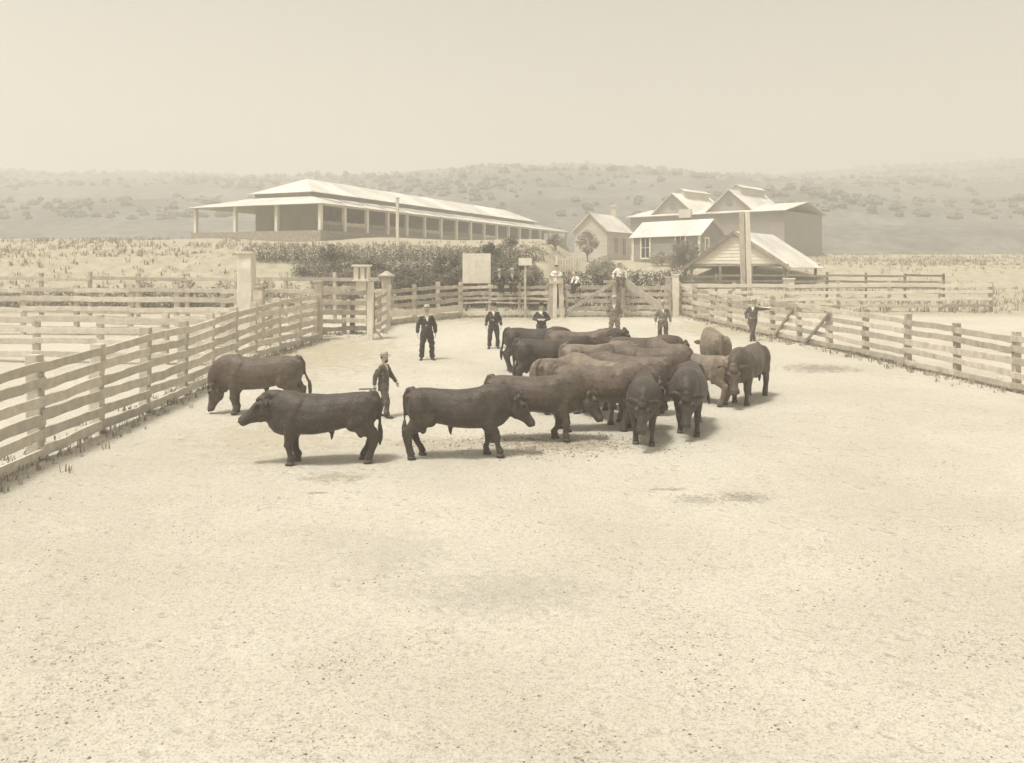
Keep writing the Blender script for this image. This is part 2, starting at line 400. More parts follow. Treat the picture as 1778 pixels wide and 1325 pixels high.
# ------------------------------------------------------------------ foliage
def leaf_cloud(b, centres, radii, count, size, flatz=1.0):
    """leaf-sized quads spread through lobes"""
    cs = np.array(centres, float); rs = np.array(radii, float)
    w = rs ** 2; w = w / w.sum()
    for _ in range(count):
        i = rng.choice(len(cs), p=w)
        d = rng.normal(size=3); d /= np.linalg.norm(d)
        r = rs[i] * (rng.random() ** 0.35)
        p = Vector(cs[i] + d * r * np.array((1, 1, flatz)))
        n = Vector(rng.normal(size=3) + d * .8 + np.array((0, 0, .6))).normalized()
        u = n.orthogonal().normalized(); u.rotate(Matrix.Rotation(rng.random() * 6.28, 3, n)); v = n.cross(u)
        s = size * (0.6 + 0.8 * rng.random()); k = len(b.v)
        b.v += [T(p - u * s), T(p - v * s * .45), T(p + u * s), T(p + v * s * .45 + n * s * .2)]
        b.f.append((k, k + 1, k + 2, k + 3))
def raw(b, name):
    me = bpy.data.meshes.new(name); me.from_pydata(b.v, [], b.f); return me
def tree(name, label, cat, loc, h, rad, m, leaves, size, lobes=9, base=0.25, squash=0.8, trunk=0.07, group=None, bare=False):
    t = thing(name, label, cat, loc, group)
    tb = MB(); bend = Vector((random.uniform(-.1, .1), random.uniform(-.1, .1), 0)) * h
    top = Vector((0, 0, h * .7)) + bend
    tb.tube([(0, 0, -.2), (0, 0, h * base * .5), T(bend * .4 + Vector((0, 0, h * base))), T(top)], [trunk * 1.3, trunk, trunk * .85, trunk * .3], 8, side=(.3, 1, 0))
    cs = []; rs = []
    for k in range(lobes):
        a = 6.28 * k / lobes + random.uniform(-.4, .4); q = random.uniform(.25, .95)
        c = Vector((math.cos(a) * rad * q, math.sin(a) * rad * q, h * random.uniform(base + .12, .86))) + bend * .6
        cs.append(T(c)); rs.append(rad * random.uniform(.28, .5))
        st = Vector((0, 0, h * random.uniform(base * .7, base + .2))) + bend * .4
        mid = st.lerp(c, .5) + Vector((0, 0, -.06 * h))
        tb.tube([T(st), T(mid), T(c), T(c + (c - mid) * .5)], [trunk * .55, trunk * .4, trunk * .22, trunk * .08], 6, side=(.2, .9, .1))
    cs.append(T(Vector((0, 0, h * .88)) + bend)); rs.append(rad * .38)
    link('trunk', tb.mesh('trunk', True), 'bark', t)
    if leaves:
        cb = MB(); leaf_cloud(cb, cs, rs, leaves, size, squash); link('crown', raw(cb, 'crown'), m, t)
    return t
def hedge(name, label, p0, p1, h, w, m, count, size, ragged=.25, group=None, z0=None):
    p0 = Vector(p0); p1 = Vector(p1); mid = (p0 + p1) / 2
    t = thing(name, label, 'hedge', mid, group); b = MB(); d = p1 - p0; ln = d.length; n = max(4, int(ln / (w * .7)))
    side = Vector((-d.y, d.x, 0)).normalized(); cs = []; rs = []
    for i in range(n + 1):
        q = p0 + d * (i / n) - mid
        nn_ = noise.noise((i * .45, p0.x, p0.y))
        if ragged > .3 and nn_ < -.22: continue
        hh = h * (1 + ragged * noise.noise((i * .7, p0.x, p0.y)) * 1.8)
        k = max(1, int(hh / (w * .6)))
        for j in range(k):
            cs.append(T(q + Vector((0, 0, hh * (j + .55) / k)) + side * random.uniform(-.15, .15) * w)); rs.append(w * random.uniform(.5, .68))
    leaf_cloud(b, cs, rs, count, size)
    link('foliage', raw(b, 'foliage'), m, t)
    sb = MB(); sb.tube([(0, 0, -.2), (.05, 0, h * .5), (-.05, .05, h * .85)], [.05, .04, .02], 6); sm_ = sb.mesh('stem')
    for i in range(0, n + 1, 2): link('stem', sm_, 'bark', t).location = p0 + d * (i / n) - mid
    return t

# ------------------------------------------------------------------ long show shed on the terrace
SA = Vector((-17.8, 80, 0)); SD = Vector((.402, .916, 0)).normalized(); SN = Vector((-SD.y, SD.x, 0))   # SN runs back from the veranda
def sp(s, o, z): v = SA + SD * s + SN * o; return Vector((v.x, v.y, z))
shed = thing('show_shed', 'very long low shed with two-tier pale iron roof and white veranda posts on the bank', 'shed', sp(33, 7, 7.4))
LEN = 66.5; EZ = 10.04; FL = 7.5
panel('floor_slab', [sp(-.3, -.3, 5.6), sp(LEN + .3, -.3, 5.6), sp(LEN + .3, -.3, FL), sp(-.3, -.3, FL)], SN * 15.6, 'wood_grey', shed)
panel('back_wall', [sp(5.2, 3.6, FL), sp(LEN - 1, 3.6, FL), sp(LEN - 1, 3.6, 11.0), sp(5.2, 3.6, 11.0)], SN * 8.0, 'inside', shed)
def slab_quad(name, a, b2, c, d, th, m, parent):
    n = (b2 - a).cross(d - a).normalized()
    if n.z < 0: n = -n
    return panel(name, [a, b2, c, d], -n * th, m, parent)
IN = 4.0; Z1 = 11.15; Z2 = 11.65; RZ = 13.35
# lower skirt roof: one iron sheet per bay so that the laps read
nb = 17; bay = LEN / nb
for i in range(nb):
    a, c = i * bay + .02, (i + 1) * bay - .02
    ia = IN if i == 0 else a; ic = LEN - IN if i == nb - 1 else c
    slab_quad('roof_sheet', sp(a - (.5 if i == 0 else 0), -.5, EZ - .05), sp(c + (.5 if i == nb - 1 else 0), -.5, EZ - .05), sp(max(a, ia), IN, Z1), sp(min(c, ic), IN, Z1), .06, 'iron_roof', shed)
slab_quad('hip_roof', sp(-.5, -.5, EZ - .06), sp(-.5, 15.5, EZ - .06), sp(IN, 11, Z1 - .02), sp(IN, IN, Z1 - .02), .06, 'iron_roof', shed)
slab_quad('hip_roof', sp(LEN + .5, -.5, EZ - .06), sp(LEN + .5, 15.5, EZ - .06), sp(LEN - IN, 11, Z1 - .02), sp(LEN - IN, IN, Z1 - .02), .06, 'iron_roof', shed)
slab_quad('rear_roof', sp(-.5, 15.5, EZ - .05), sp(LEN + .5, 15.5, EZ - .05), sp(LEN - IN, 11, Z1), sp(IN, 11, Z1), .06, 'iron_roof', shed)
panel('clerestory', [sp(IN, IN + .05, Z1 - .3), sp(LEN - IN, IN + .05, Z1 - .3), sp(LEN - IN, IN + .05, Z2), sp(IN, IN + .05, Z2)], SN * 6.9, 'wall_grey', shed)
for i in range(1, nb - 1):
    a = max(i * bay + .02, IN - .4); c = min((i + 1) * bay - .02, LEN - IN + .4)
    if i == 1: a = IN - .4
    if i == nb - 2: c = LEN - IN + .4
    ra = max(a, IN + 4); rc = min(c, LEN - IN - 4)
    slab_quad('roof_sheet', sp(a, IN - .4, Z2 - .1), sp(c, IN - .4, Z2 - .1), sp(max(rc, ra), 7.5, RZ), sp(ra if ra < rc else min(ra, rc), 7.5, RZ), .06, 'iron_roof', shed)
slab_quad('hip_roof', sp(IN - .4, IN - .4, Z2 - .12), sp(IN - .4, 11.4, Z2 - .12), sp(IN + 4, 7.6, RZ - .01), sp(IN + 4, 7.4, RZ - .01), .06, 'iron_roof', shed)
slab_quad('hip_roof', sp(LEN - IN + .4, IN - .4, Z2 - .12), sp(LEN - IN + .4, 11.4, Z2 - .12), sp(LEN - IN - 4, 7.6, RZ - .01), sp(LEN - IN - 4, 7.4, RZ - .01), .06, 'iron_roof', shed)
slab_quad('rear_roof', sp(IN - .4, 11.4, Z2 - .1), sp(LEN - IN + .4, 11.4, Z2 - .1), sp(LEN - IN - 4, 7.5, RZ), sp(IN + 4, 7.5, RZ), .06, 'iron_roof', shed)
for i in range(nb + 1):
    timber('post', sp(i * bay + (.1 if i == 0 else -.1 if i == nb else 0), 0, FL), sp(i * bay + (.1 if i == 0 else -.1 if i == nb else 0), 0, EZ - .02), .34, .34, 'whitewash', shed, up=SD)
for k in (1, 2, 3):
    timber('post', sp(0.1, k * 5.0, FL), sp(0.1, k * 5.0, EZ - .02), .34, .34, 'whitewash', shed, up=SD)
panel('end_wall', [sp(5.0, 3.5, FL), sp(5.0, 11.7, FL), sp(5.0, 11.7, 11.05), sp(5.0, 3.5, 11.05)], SD * .12, 'wall_cream', shed)
timber('eave_beam', sp(0, 0, EZ - .12), sp(LEN, 0, EZ - .12), .16, .2, 'whitewash', shed)
for i in range(nb):       # low boarded stall fronts between the posts
    a, c = i * bay + .2, (i + 1) * bay - .2
    timber('stall_board', sp(a, .1, FL + .25), sp(c, .1, FL + .25), .08, .42, 'wood_grey', shed)
    timber('stall_board', sp(a, .1, FL + .72), sp(c, .1, FL + .72), .08, .40, 'wood_pale' if i % 4 == 1 else 'wood_grey', shed)

# ------------------------------------------------------------------ houses
def wall_window(parent, A, d, n, u, z0, w, h, frame='whitewash', pane='glass'):
    """window in the wall through A along d, outward n, centre u"""
    def q(s, z, o): v = A + d * s + n * o; return Vector((v.x, v.y, z))
    win = panel('window', [q(u - w / 2, z0, .012), q(u + w / 2, z0, .012), q(u + w / 2, z0 + h, .012), q(u - w / 2, z0 + h, .012)], n * .02, pane, parent)
    def fr(nm, a, b2, c, d2):
        b = MB(); b.poly_prism([q(a, c, .013) - parent.location, q(b2, c, .013) - parent.location, q(b2, d2, .013) - parent.location, q(a, d2, .013) - parent.location], n * .07)
        link(nm, b.mesh(nm), frame, win)
    f = .13
    fr('frame', u - w / 2 - f, u - w / 2 + .03, z0 - f, z0 + h + f); fr('frame', u + w / 2 - .03, u + w / 2 + f, z0 - f, z0 + h + f)
    fr('frame', u - w / 2 + .031, u + w / 2 - .031, z0 + h - .03, z0 + h + f); fr('sill', u - w / 2 + .031, u + w / 2 - .031, z0 - f, z0 + .03)
    fr('glazing_bar', u - .03, u + .03, z0 + .031, z0 + h - .031)
    fr('glazing_bar', u - w / 2 + .031, u - .031, z0 + h / 2 - .03, z0 + h / 2 + .03); fr('glazing_bar', u + .031, u + w / 2 - .031, z0 + h / 2 - .03, z0 + h / 2 + .03)
    return win
def gable_house(name, label, A, B, depth, z0, ze, zr, wall, roof='iron_roof', boards=12, over=.3, wins=(), gwins=(), gable_front=False, cat='house', trim=True, wframe='whitewash'):
    """front wall from A to B (seen from the camera), depth runs back; ridge along the front, or along the depth if gable_front"""
    A = Vector((*A, 0)); B = Vector((*B, 0)); d = (B - A).normalized(); L = (B - A).length
    n = Vector((d.y, -d.x, 0))
    if n.y > 0: n = -n
    bk = -n
    def q(s, o, z): v = A + d * s + bk * o; return Vector((v.x, v.y, z))
    t = thing(name, label, cat, q(L / 2, depth / 2, z0))
    # weatherboards in courses
    def boards_on(P, dd, LL, nn, gable):
        k = boards; hh = (ze - z0) / k
        for i in range(k):
            za, zb = z0 + i * hh, z0 + (i + 1) * hh - .004
            b = MB(); p = P - t.location
            b.poly_prism([p + nn * .03 + Vector((0, 0, za)), p + dd * LL + nn * .03 + Vector((0, 0, za)), p + dd * LL + nn * .008 + Vector((0, 0, zb)), p + nn * .008 + Vector((0, 0, zb))], -nn * .1)
            link('weatherboard', b.mesh('weatherboard'), wall, t)
        if gable:
            panel('gable', [P + Vector((0, 0, ze)), P + dd * LL + Vector((0, 0, ze)), P + dd * LL / 2 + Vector((0, 0, zr - .05))], -nn * .1, wall, t)
    boards_on(A, d, L, n, gable_front)
    P2 = A + d * L; boards_on(P2 - d * .0 + n * -.001, bk, depth, d, not gable_front)
    boards_on(A, bk, depth, -d, not gable_front)
    panel('rear_wall', [q(0, depth - .02, z0), q(L, depth - .02, z0), q(L, depth - .02, ze), q(0, depth - .02, ze)], n * .1, wall, t)
    panel('foundation', [q(.05, .05, z0 - 1.5), q(L - .05, .05, z0 - 1.5), q(L - .05, .05, z0 + .02), q(.05, .05, z0 + .02)], bk * (depth - .1), 'stone', t)
    o = over; k = (zr - ze)
    if gable_front:
        zo = ze - k * o / (L / 2)
        slab_quad('roof', q(-o, -o, zo), q(-o, depth + o, zo), q(L / 2, depth + o, zr), q(L / 2, -o, zr), .09, roof, t)
        slab_quad('roof', q(L + o, -o, zo), q(L + o, depth + o, zo), q(L / 2 + .01, depth + o, zr), q(L / 2 + .01, -o, zr), .09, roof, t)
    else:
        zo = ze - k * o / (depth / 2)
        ns = max(3, int(L / 1.6)); 
        for i in range(ns):
            a = -o + (L + 2 * o) * i / ns + .004; c = -o + (L + 2 * o) * (i + 1) / ns - .004
            slab_quad('roof_sheet', q(a, -o, zo), q(c, -o, zo), q(c, depth / 2, zr), q(a, depth / 2, zr), .07, roof, t)
        slab_quad('rear_roof', q(-o, depth + o, zo), q(L + o, depth + o, zo), q(L + o, depth / 2 + .01, zr), q(-o, depth / 2 + .01, zr), .07, roof, t)
    if trim:
        for s in (0, L): timber('corner_board', q(s, 0, z0) + n * .05 + d * (.06 if s == 0 else -.06), q(s, 0, ze) + n * .05 + d * (.06 if s == 0 else -.06), .09, .26, 'whitewash', t, up=d)
    for (u, zz, w, h) in wins: wall_window(t, A + n * .03, d, n, u, zz, w, h)
    for (u, zz, w, h) in gwins: wall_window(t, P2 + d * .03, bk, d, u, zz, w, h, wframe)
    return t, q, d, n
gable_house('cottage', 'grey weatherboard cottage with white corner boards and pale iron roof beside the round bush', (12.6, 90), (18.2, 83.6), 3.7, 4.65, 7.4, 8.85, 'wall_grey', wins=((1.75, 5.05, 1.1, 2.1), (6.2, 5.05, 1.1, 2.1)), gwins=((1.0, 5.5, .5, 1.4),))
h2, q2, d2, n2 = gable_house('gabled_cottage', 'pale weatherboard cottage with end gable and a square chimney beside the long shed', (7.4, 102.4), (11.0, 100), 6.2, 4.8, 8.55, 10.5, 'wall_pale', gable_front=True, boards=15, trim=False, wframe='wall_pale', gwins=((4.3, 5.6, .8, 2.0), (2.2, 5.9, .7, 1.7)))
cb = MB(); c = q2(2.1, 6.0, 0) - h2.location
cb.box((c.x, c.y, 10.6 - h2.location.z), (.28, .28, 1.0)); cb.box((c.x, c.y, 11.7 - h2.location.z), (.38, .38, .11)); link('chimney', cb.mesh('chimney'), 'wall_cream', h2)
# hall with cross gables
HA = Vector((17.8, 130, 0)); HB = Vector((36, 114.2, 0)); hd = (HB - HA).normalized(); hn = Vector((-hd.y, hd.x, 0)); hn = hn if hn.y < 0 else -hn; HL = (HB - HA).length
def hq(s, o, z): v = HA + hd * s - hn * o; return Vector((v.x, v.y, z))
hall = thing('show_hall', 'large grey hall with broad pale roof and cross gables behind the cottages', 'hall', hq(HL / 2, 6, 6))
nbd = 14
for i in range(nbd):
    za = 5.0 + i * (11.75 - 5.0) / nbd; zb = 5.0 + (i + 1) * (11.75 - 5.0) / nbd - .01
    panel('wall_board', [hq(0, 0, za), hq(HL, 0, za), hq(HL, .03, zb), hq(0, .03, zb)], -hn * .12, 'wall_grey', hall)
panel('core', [hq(.1, .2, 4.5), hq(HL - .1, .2, 4.5), hq(HL - .1, .2, 11.7), hq(.1, .2, 11.7)], -hn * 13, 'wall_grey', hall)
ns = 12
for i in range(ns):
    a = -.5 + (HL + 1) * i / ns + .005; c = -.5 + (HL + 1) * (i + 1) / ns - .005
    slab_quad('roof_sheet', hq(a, -.7, 11.75), hq(c, -.7, 11.75), hq(c, 6.6, 13.2), hq(a, 6.6, 13.2), .1, 'iron_roof', hall)
slab_quad('rear_roof', hq(-.5, 13.9, 11.75), hq(HL + .5, 13.9, 11.75), hq(HL + .5, 6.61, 13.2), hq(-.5, 6.61, 13.2), .1, 'iron_roof', hall)
for (s0, s1) in ((3.4, 10.2), (12.4, 19.2)):
    sm_ = (s0 + s1) / 2; ap = 15.0
    panel('cross_gable', [hq(s0, .9, 12.0), hq(s1, .9, 12.0), hq(sm_, .9, ap)], -hn * .2, 'wall_grey', hall)
    slab_quad('gable_roof', hq(s0 - .4, .5, 11.9), hq(s0 - .4, 12, 11.9), hq(sm_, 12, ap + .12), hq(sm_, .5, ap + .12), .1, 'iron_roof', hall)
    slab_quad('gable_roof', hq(s1 + .4, .5, 11.9), hq(s1 + .4, 12, 11.9), hq(sm_ + .01, 12, ap + .12), hq(sm_ + .01, .5, ap + .12), .1, 'iron_roof', hall)
    b = MB(); c0 = hq(sm_, .86, 12.9) - hall.location
    pts = [c0 + hd * -.5, c0 + hd * .5] + [c0 + hd * (.5 * math.cos(a)) + Vector((0, 0, .35 + .5 * math.sin(a))) for a in np.linspace(0, math.pi, 9)]
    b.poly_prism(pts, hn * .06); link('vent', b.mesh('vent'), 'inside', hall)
    panel('ridge_monitor', [hq(sm_ - .7, 3, ap - .5), hq(sm_ + .7, 3, ap - .5), hq(sm_ + .7, 3, ap + .55), hq(sm_, 3, ap + .85), hq(sm_ - .7, 3, ap + .55)], -hn * 7.5, 'wall_pale', hall)
    slab_quad('monitor_roof', hq(sm_ - .95, 2.8, ap + .48), hq(sm_ - .95, 10.7, ap + .48), hq(sm_, 10.7, ap + .92), hq(sm_, 2.8, ap + .92), .06, 'iron_roof', hall)
    slab_quad('monitor_roof', hq(sm_ + .95, 2.8, ap + .48), hq(sm_ + .95, 10.7, ap + .48), hq(sm_ + .01, 10.7, ap + .92), hq(sm_ + .01, 2.8, ap + .92), .06, 'iron_roof', hall)
panel('parapet', [hq(8.7, -.75, 11.3), hq(10.6, -.75, 11.3), hq(10.6, -.75, 12.5), hq(8.7, -.75, 12.5)], -hn * .5, 'wall_cream', hall)

# open shelter with pale gable
A = Vector((15.7, 76.2, 0)); B = Vector((22.4, 71.0, 0)); d = (B - A).normalized(); n = Vector((d.y, -d.x, 0)); n = n if n.y < 0 else -n; L = (B - A).length
def q(s, o, z): v = A + d * s - n * o; return Vector((v.x, v.y, z))
OV = .16
sh = thing('open_shelter', 'open-sided shelter with pale boarded gable roof on posts beside the twin pole', 'shelter', q(L / 2, 4, 2.2))
nbd = 9
for i in range(nbd):
    f0, f1 = i / nbd, (i + 1) / nbd - .004
    za, zb = 4.35 + 2.6 * f0, 4.35 + 2.6 * f1
    panel('gable_board', [q(L / 2 * f0, .02, za), q(L - L / 2 * f0, .02, za), q(L - L / 2 * f1, .05, zb), q(L / 2 * f1, .05, zb)], -n * .06, 'whitewash', sh)
for i in range(5):
    a, c = -OV + 8.6 * i / 5 + .005, -OV + 8.6 * (i + 1) / 5 - .005
    slab_quad('roof_sheet', q(-.5, a, 4.0), q(-.5, c, 4.0), q(L / 2, c, 7.1), q(L / 2, a, 7.1), .07, 'iron_roof', sh)
    slab_quad('roof_sheet', q(L + .5, a, 4.0), q(L + .5, c, 4.0), q(L / 2 + .01, c, 7.1), q(L / 2 + .01, a, 7.1), .07, 'iron_roof', sh)
timber('bargeboard', q(-.55, -.22, 3.9), q(L / 2, -.22, 7.02), .08, .3, 'wood_grey', sh)
timber('bargeboard', q(L + .55, -.22, 3.9), q(L / 2, -.22, 7.02), .08, .3, 'wood_grey', sh)
timber('tie_beam', q(-.3, 0.1, 4.22), q(L + .3, 0.1, 4.22), .12, .2, 'wood_grey', sh)
timber('tie_beam', q(-.3, 7.9, 4.22), q(L + .3, 7.9, 4.22), .12, .2, 'wood_grey', sh)
for s in (0.1, L * .33, L * .66, L - .1):
    for o in (.1, 7.9):
        p = q(s, o, 0); timber('post', Vector((p.x, p.y, zg(p.x, p.y) - .2)), Vector((p.x, p.y, 4.2)), .2, .2, 'wood_grey', sh, up=(0, 1, 0))

# ------------------------------------------------------------------ fences
def fence(name, label, pts, spacing, rails, ph, pw=.2, rw=.05, rh=.16, m='wood_pale', pm='wood_pale', group=None, cat='fence', jitter=.045, front=-1, skipends=False, sidev=None):
    """pts polyline on the ground; rails = list of (height, board height, material or None)"""
    P = [Vector((p[0], p[1], 0)) for p in pts]; mid = P[len(P) // 2]
    t = thing(name, label, cat, Vector((mid.x, mid.y, zg(mid.x, mid.y))), group)
    for a, b2 in zip(P[:-1], P[1:]):
        ln = (b2 - a).length; k = max(1, round(ln / spacing)); d = (b2 - a).normalized(); sd = Vector((d.y, -d.x, 0))
        if sidev is not None:
            if sd.dot(Vector((*sidev, 0))) < 0: sd = -sd
        elif sd.y > 0: sd = -sd
        for i in range(k + (1 if b2 is P[-1] else 0)):
            if skipends and ((i == 0 and a is P[0]) or i == k): continue
            p = a + d * (ln * i / k); p.z = zg(p.x, p.y)
            post('post', p, ph * random.uniform(.97, 1.05), pw * random.uniform(.9, 1.1), pm, t, tilt=.012)
        for i in range(k):
            p = a + d * (ln * i / k); r = a + d * (ln * (i + 1) / k)
            for rail in rails:
                h, bh = rail[0], rail[1]; mm = rail[2] if len(rail) > 2 else m
                p2 = Vector((p.x, p.y, zg(p.x, p.y) + h + random.uniform(-jitter, jitter))) + sd * (pw / 2 + rw / 2)
                r2 = Vector((r.x, r.y, zg(r.x, r.y) + h + random.uniform(-jitter, jitter))) + sd * (pw / 2 + rw / 2)
                timber('rail', p2 - d * .06, r2 + d * .06 * (1 if i < k - 1 else 0), rw, bh, mm, t)
    return t
Y0 = 47.0
def X(px, y): return (px - 889) / FPX * y
# back of the yard
fence('yard_fence', 'weathered rail fence with a board foot behind the white notice board', [(X(800, 47), 47), (X(952, 47), 47)], 1.65,
      [(.22, .26, 'whitewash'), (.78, .09), (1.0, .13), (1.28, .2), (1.62, .16)], 1.8, .16)
fence('yard_fence', 'weathered rail fence of heavy boards between capped post and notice board', [(X(676, 43), 43), (X(800, 47), 47)], 2.05,
      [(.14, .26), (.5, .3, 'whitewash'), (.95, .2), (1.3, .2), (1.66, .18)], 1.95, .22)
fence('yard_fence', 'rail fence between the bare corner post and the white lamp post', [(X(555, 38.6), 38.6), (X(640, 38.9), 38.9)], 1.15,
      [(.25, .2, 'wood_grey'), (.62, .2), (1.0, .22), (1.4, .2), (1.85, .2), (2.1, .16)], 2.2, .18)
fence('yard_fence', 'short rail panel between the white lamp post and the capped post', [(X(648, 39.2), 39.2), (X(668, 42.5), 42.5)], 1.8,
      [(.3, .2), (.75, .22), (1.15, .2), (1.55, .18)], 1.8, .18, sidev=(1, -1))
fence('gate_fence', 'five-railed yard gate section under the seated man in white', [(X(984, 47.2), 47.2), (X(1160, 47.6), 47.6)], 2.75,
      [(.12, .22, 'whitewash'), (.48, .22), (.84, .2), (1.2, .2), (1.56, .22)], 1.75, .16)
br = thing('gate_brace', 'big pale diagonal timbers propped against the gate posts below the seated man', 'brace', at(1075, 46.9))
pk = Vector((X(1078, 46.9), 46.9, zpx(489, 46.9)))
timber('diagonal', pk + Vector((-.3, 0, 0)), (X(985, 46.9), 46.9, zpx(541, 46.9)), .12, .2, 'wood_pale', br)
timber('diagonal', pk + Vector((.25, 0, 0)), (X(1150, 46.3), 46.3, zpx(536, 46.3)), .16, .4, 'wood_pale', br)
timber('upright', (X(1066, 47), 46.98, zg(0, 47) - .2), (X(1066, 47), 46.98, zpx(487, 47)), .2, .24, 'wood_pale', br, up=(0, 1, 0))
timber('upright', (X(1081, 47), 46.98, zg(0, 47) - .2), (X(1081, 47), 46.98, zpx(487, 47)), .2, .2, 'wood_pale', br, up=(0, 1, 0))
timber('cap_rail', (X(1048, 47), 46.95, zpx(489, 47)), (X(1092, 47), 46.95, zpx(489, 47)), .24, .14, 'wood_pale', br)
tp = thing('gate_pylon', 'pair of tall rough split posts by the man in white shirt leaning over them', 'post', at(966, 46.9))
timber('split_post', (X(954, 46.9), 46.9, 1.0), (X(959, 46.9), 46.9, zpx(483, 46.9)), .3, .3, 'wood_pale', tp, up=(0, 1, 0))
timber('split_post', (X(963, 46.8), 46.85, 1.0), (X(964, 46.8), 46.85, zpx(482, 46.9)), .22, .24, 'whitewash', tp, up=(0, 1, 0))
timber('split_post', (X(976, 46.9), 46.9, 1.0), (X(973, 46.9), 46.9, zpx(483, 46.9)), .26, .3, 'wood_pale', tp, up=(0, 1, 0))
timber('cross_piece', (X(953, 46.9), 46.72, zpx(490, 46.9)), (X(977, 46.9), 46.72, zpx(490, 46.9)), .1, .16, 'wood_pale', tp)
def one_post(name, label, px, py, top, w, m, cap=False):
    p = gp(px, py); t = thing(name, label, 'post', p)
    h = zpx(top, p.y) - p.z
    timber('shaft', p - Vector((0, 0, .2)), p + Vector((0, 0, h)), w, w, m, t, up=(0, 1, 0))
    if cap:
        b = MB(); b.loft([((0, 0, h - .04), (.12, 0, 0), (0, .12, 0)), ((0, 0, h + .02), (.42, 0, 0), (0, .42, 0)), ((0, 0, h + .1), (.44, 0, 0), (0, .44, 0)), ((0, 0, h + .26), (.16, 0, 0), (0, .16, 0)), ((0, 0, h + .34), (.05, 0, 0), (0, .05, 0))], 20)
        link('cap', b.mesh('cap'), 'wood_pale', t)
    else:
        b = MB(); b.box((0, 0, h + .03), (w * .58, w * .58, .04)); link('cap', b.mesh('cap'), m, t)
    return t
one_post('gate_post', 'stout round-capped gate post like a toadstool beside the rail fence', 671, 561, 482, .42, 'wood_pale', True)
one_post('gate_post', 'thick dark corner post at the end of the notice board fence', 803, 541, 487, .32, 'wood_grey')
one_post('gate_post', 'tall bare corner post at the left pen gate', 553, 590, 490, .34, 'wood_pale')
one_post('gate_post', 'weathered gate post with flat top just left of the white gate post', 1160, 545, 482, .34, 'wood_pale')
one_post('gate_post', 'tall white gate post at the corner of the right-hand fence', 1173, 548, 478, .34, 'whitewash')
one_post('gate_post', 'white fence post with rounded head standing by the far right rails', 1370, 541, 485, .5, 'whitewash')
one_post('gate_post', 'dark slender post beside the white lamp post', 612, 580, 495, .2, 'wood_grey')
# right-hand fence, coming towards the camera
fence('side_fence', 'long rail fence on the right side of the yard where a man leans', [(X(1180, 48.6), 48.6), (X(1342, 37.6), 37.6), (X(1440, 33.9), 33.9), (14.3, 24.5), (15.6, 17)], 2.35,
      [(.2, .18), (.54, .18), (.88, .2), (1.22, .18), (1.54, .18)], 1.75, .2, sidev=(-1, -.3))
def on_fence(px):
    a, b2 = Vector((X(1342, 37.6), 37.6, 0)), Vector((14.3, 24.5, 0)); m_ = Vector((X(1440, 33.9), 33.9, 0))
    best = min((p_.lerp(q_, k / 200) for p_, q_ in ((a, m_), (m_, b2)) for k in range(201)), key=lambda v: abs(889 + FPX * v.x / v.y - px))
    return Vector((best.x - .2, best.y - .06, zg(best.x, best.y)))
for (p0_, p1_, lb) in ((1350, 1386, 'thin diagonal brace on the right fence just beside the leaning man'), (1404, 1450, 'thin diagonal brace on the right fence nearer the camera')):
    f0, f1 = on_fence(p0_), on_fence(p1_); sf = thing('fence_brace', lb, 'brace', f0)
    timber('stay', f0 + Vector((0, 0, .03)), f1 + Vector((0, 0, 1.45)), .06, .11, 'wood_grey', sf)
fence('rail_fence', 'far white-railed fence running right behind the twin pole', [(X(1180, 49.4), 49.4), (X(1366, 49.8), 49.8), (28, 50.5)], 3.1,
      [(.35, .16), (.75, .16, 'whitewash'), (1.15, .18, 'whitewash'), (1.55, .2, 'whitewash')], 1.75, .18)
fence('rail_fence', 'farther brown rail fence in front of the open shelter', [(X(1185, 58), 58), (X(1300, 60), 60), (30, 60)], 2.6,
      [(.5, .14), (.9, .14), (1.3, .14), (1.7, .14)], 1.9, .14, m='wood_grey', pm='wood_grey')
# left-hand fences
fence('side_fence', 'long pale rail fence on the left side behind the grazing bull', [(X(550, 36.9), 36.9), (X(440, 31.0), 31.0), (-9.15, 24), (-9.6, 12.5)], 2.2,
      [(.16, .2), (.5, .2), (.84, .22), (1.18, .2), (1.52, .2), (1.84, .18)], 2.05, .24, sidev=(1, 0), m='wood_lime', pm='wood_lime')
fence('pen_fence', 'pale pen rails running left from the tall bare corner post', [(X(552, 37.6), 37.6), (-17, 38.5), (-34, 39)], 2.3,
      [(.3, .2), (.75, .2), (1.15, .2), (1.6, .22), (2.0, .18)], 2.2, .2, m='wood_lime', pm='wood_lime')
fence('pen_fence', 'pale pen rails running left behind the grazing bull', [(-9.6, 29.5), (-19, 30.5), (-27, 31)], 2.3,
      [(.3, .2), (.75, .2), (1.15, .2), (1.5, .22)], 1.7, .2, m='wood_lime', pm='wood_lime')
fence('pen_fence', 'upper rail fence along the foot of the planted bank on the left', [(-32, 45), (X(668, 44), 44)], 2.6,
      [(.5, .16), (1.1, .16), (1.6, .18), (2.2, .18)], 2.5, .18)
gb = thing('gate_brace', 'pale diagonal brace of the left pen gate beside the tall corner post', 'brace', at(480, 37.2))
timber('diagonal', (X(452, 36.9), 36.9, zpx(518, 36.9)), (X(512, 36.9), 36.9, zpx(568, 36.9)), .1, .16, 'wood_pale', gb)
one_post('gate_post', 'broad white slab post standing above the left pen rails', 428, 588, 440, .62, 'whitewash')
one_post('gate_post', 'thick pale gate post at the hinge of the left pen gate', 450, 600, 500, .36, 'wood_pale')

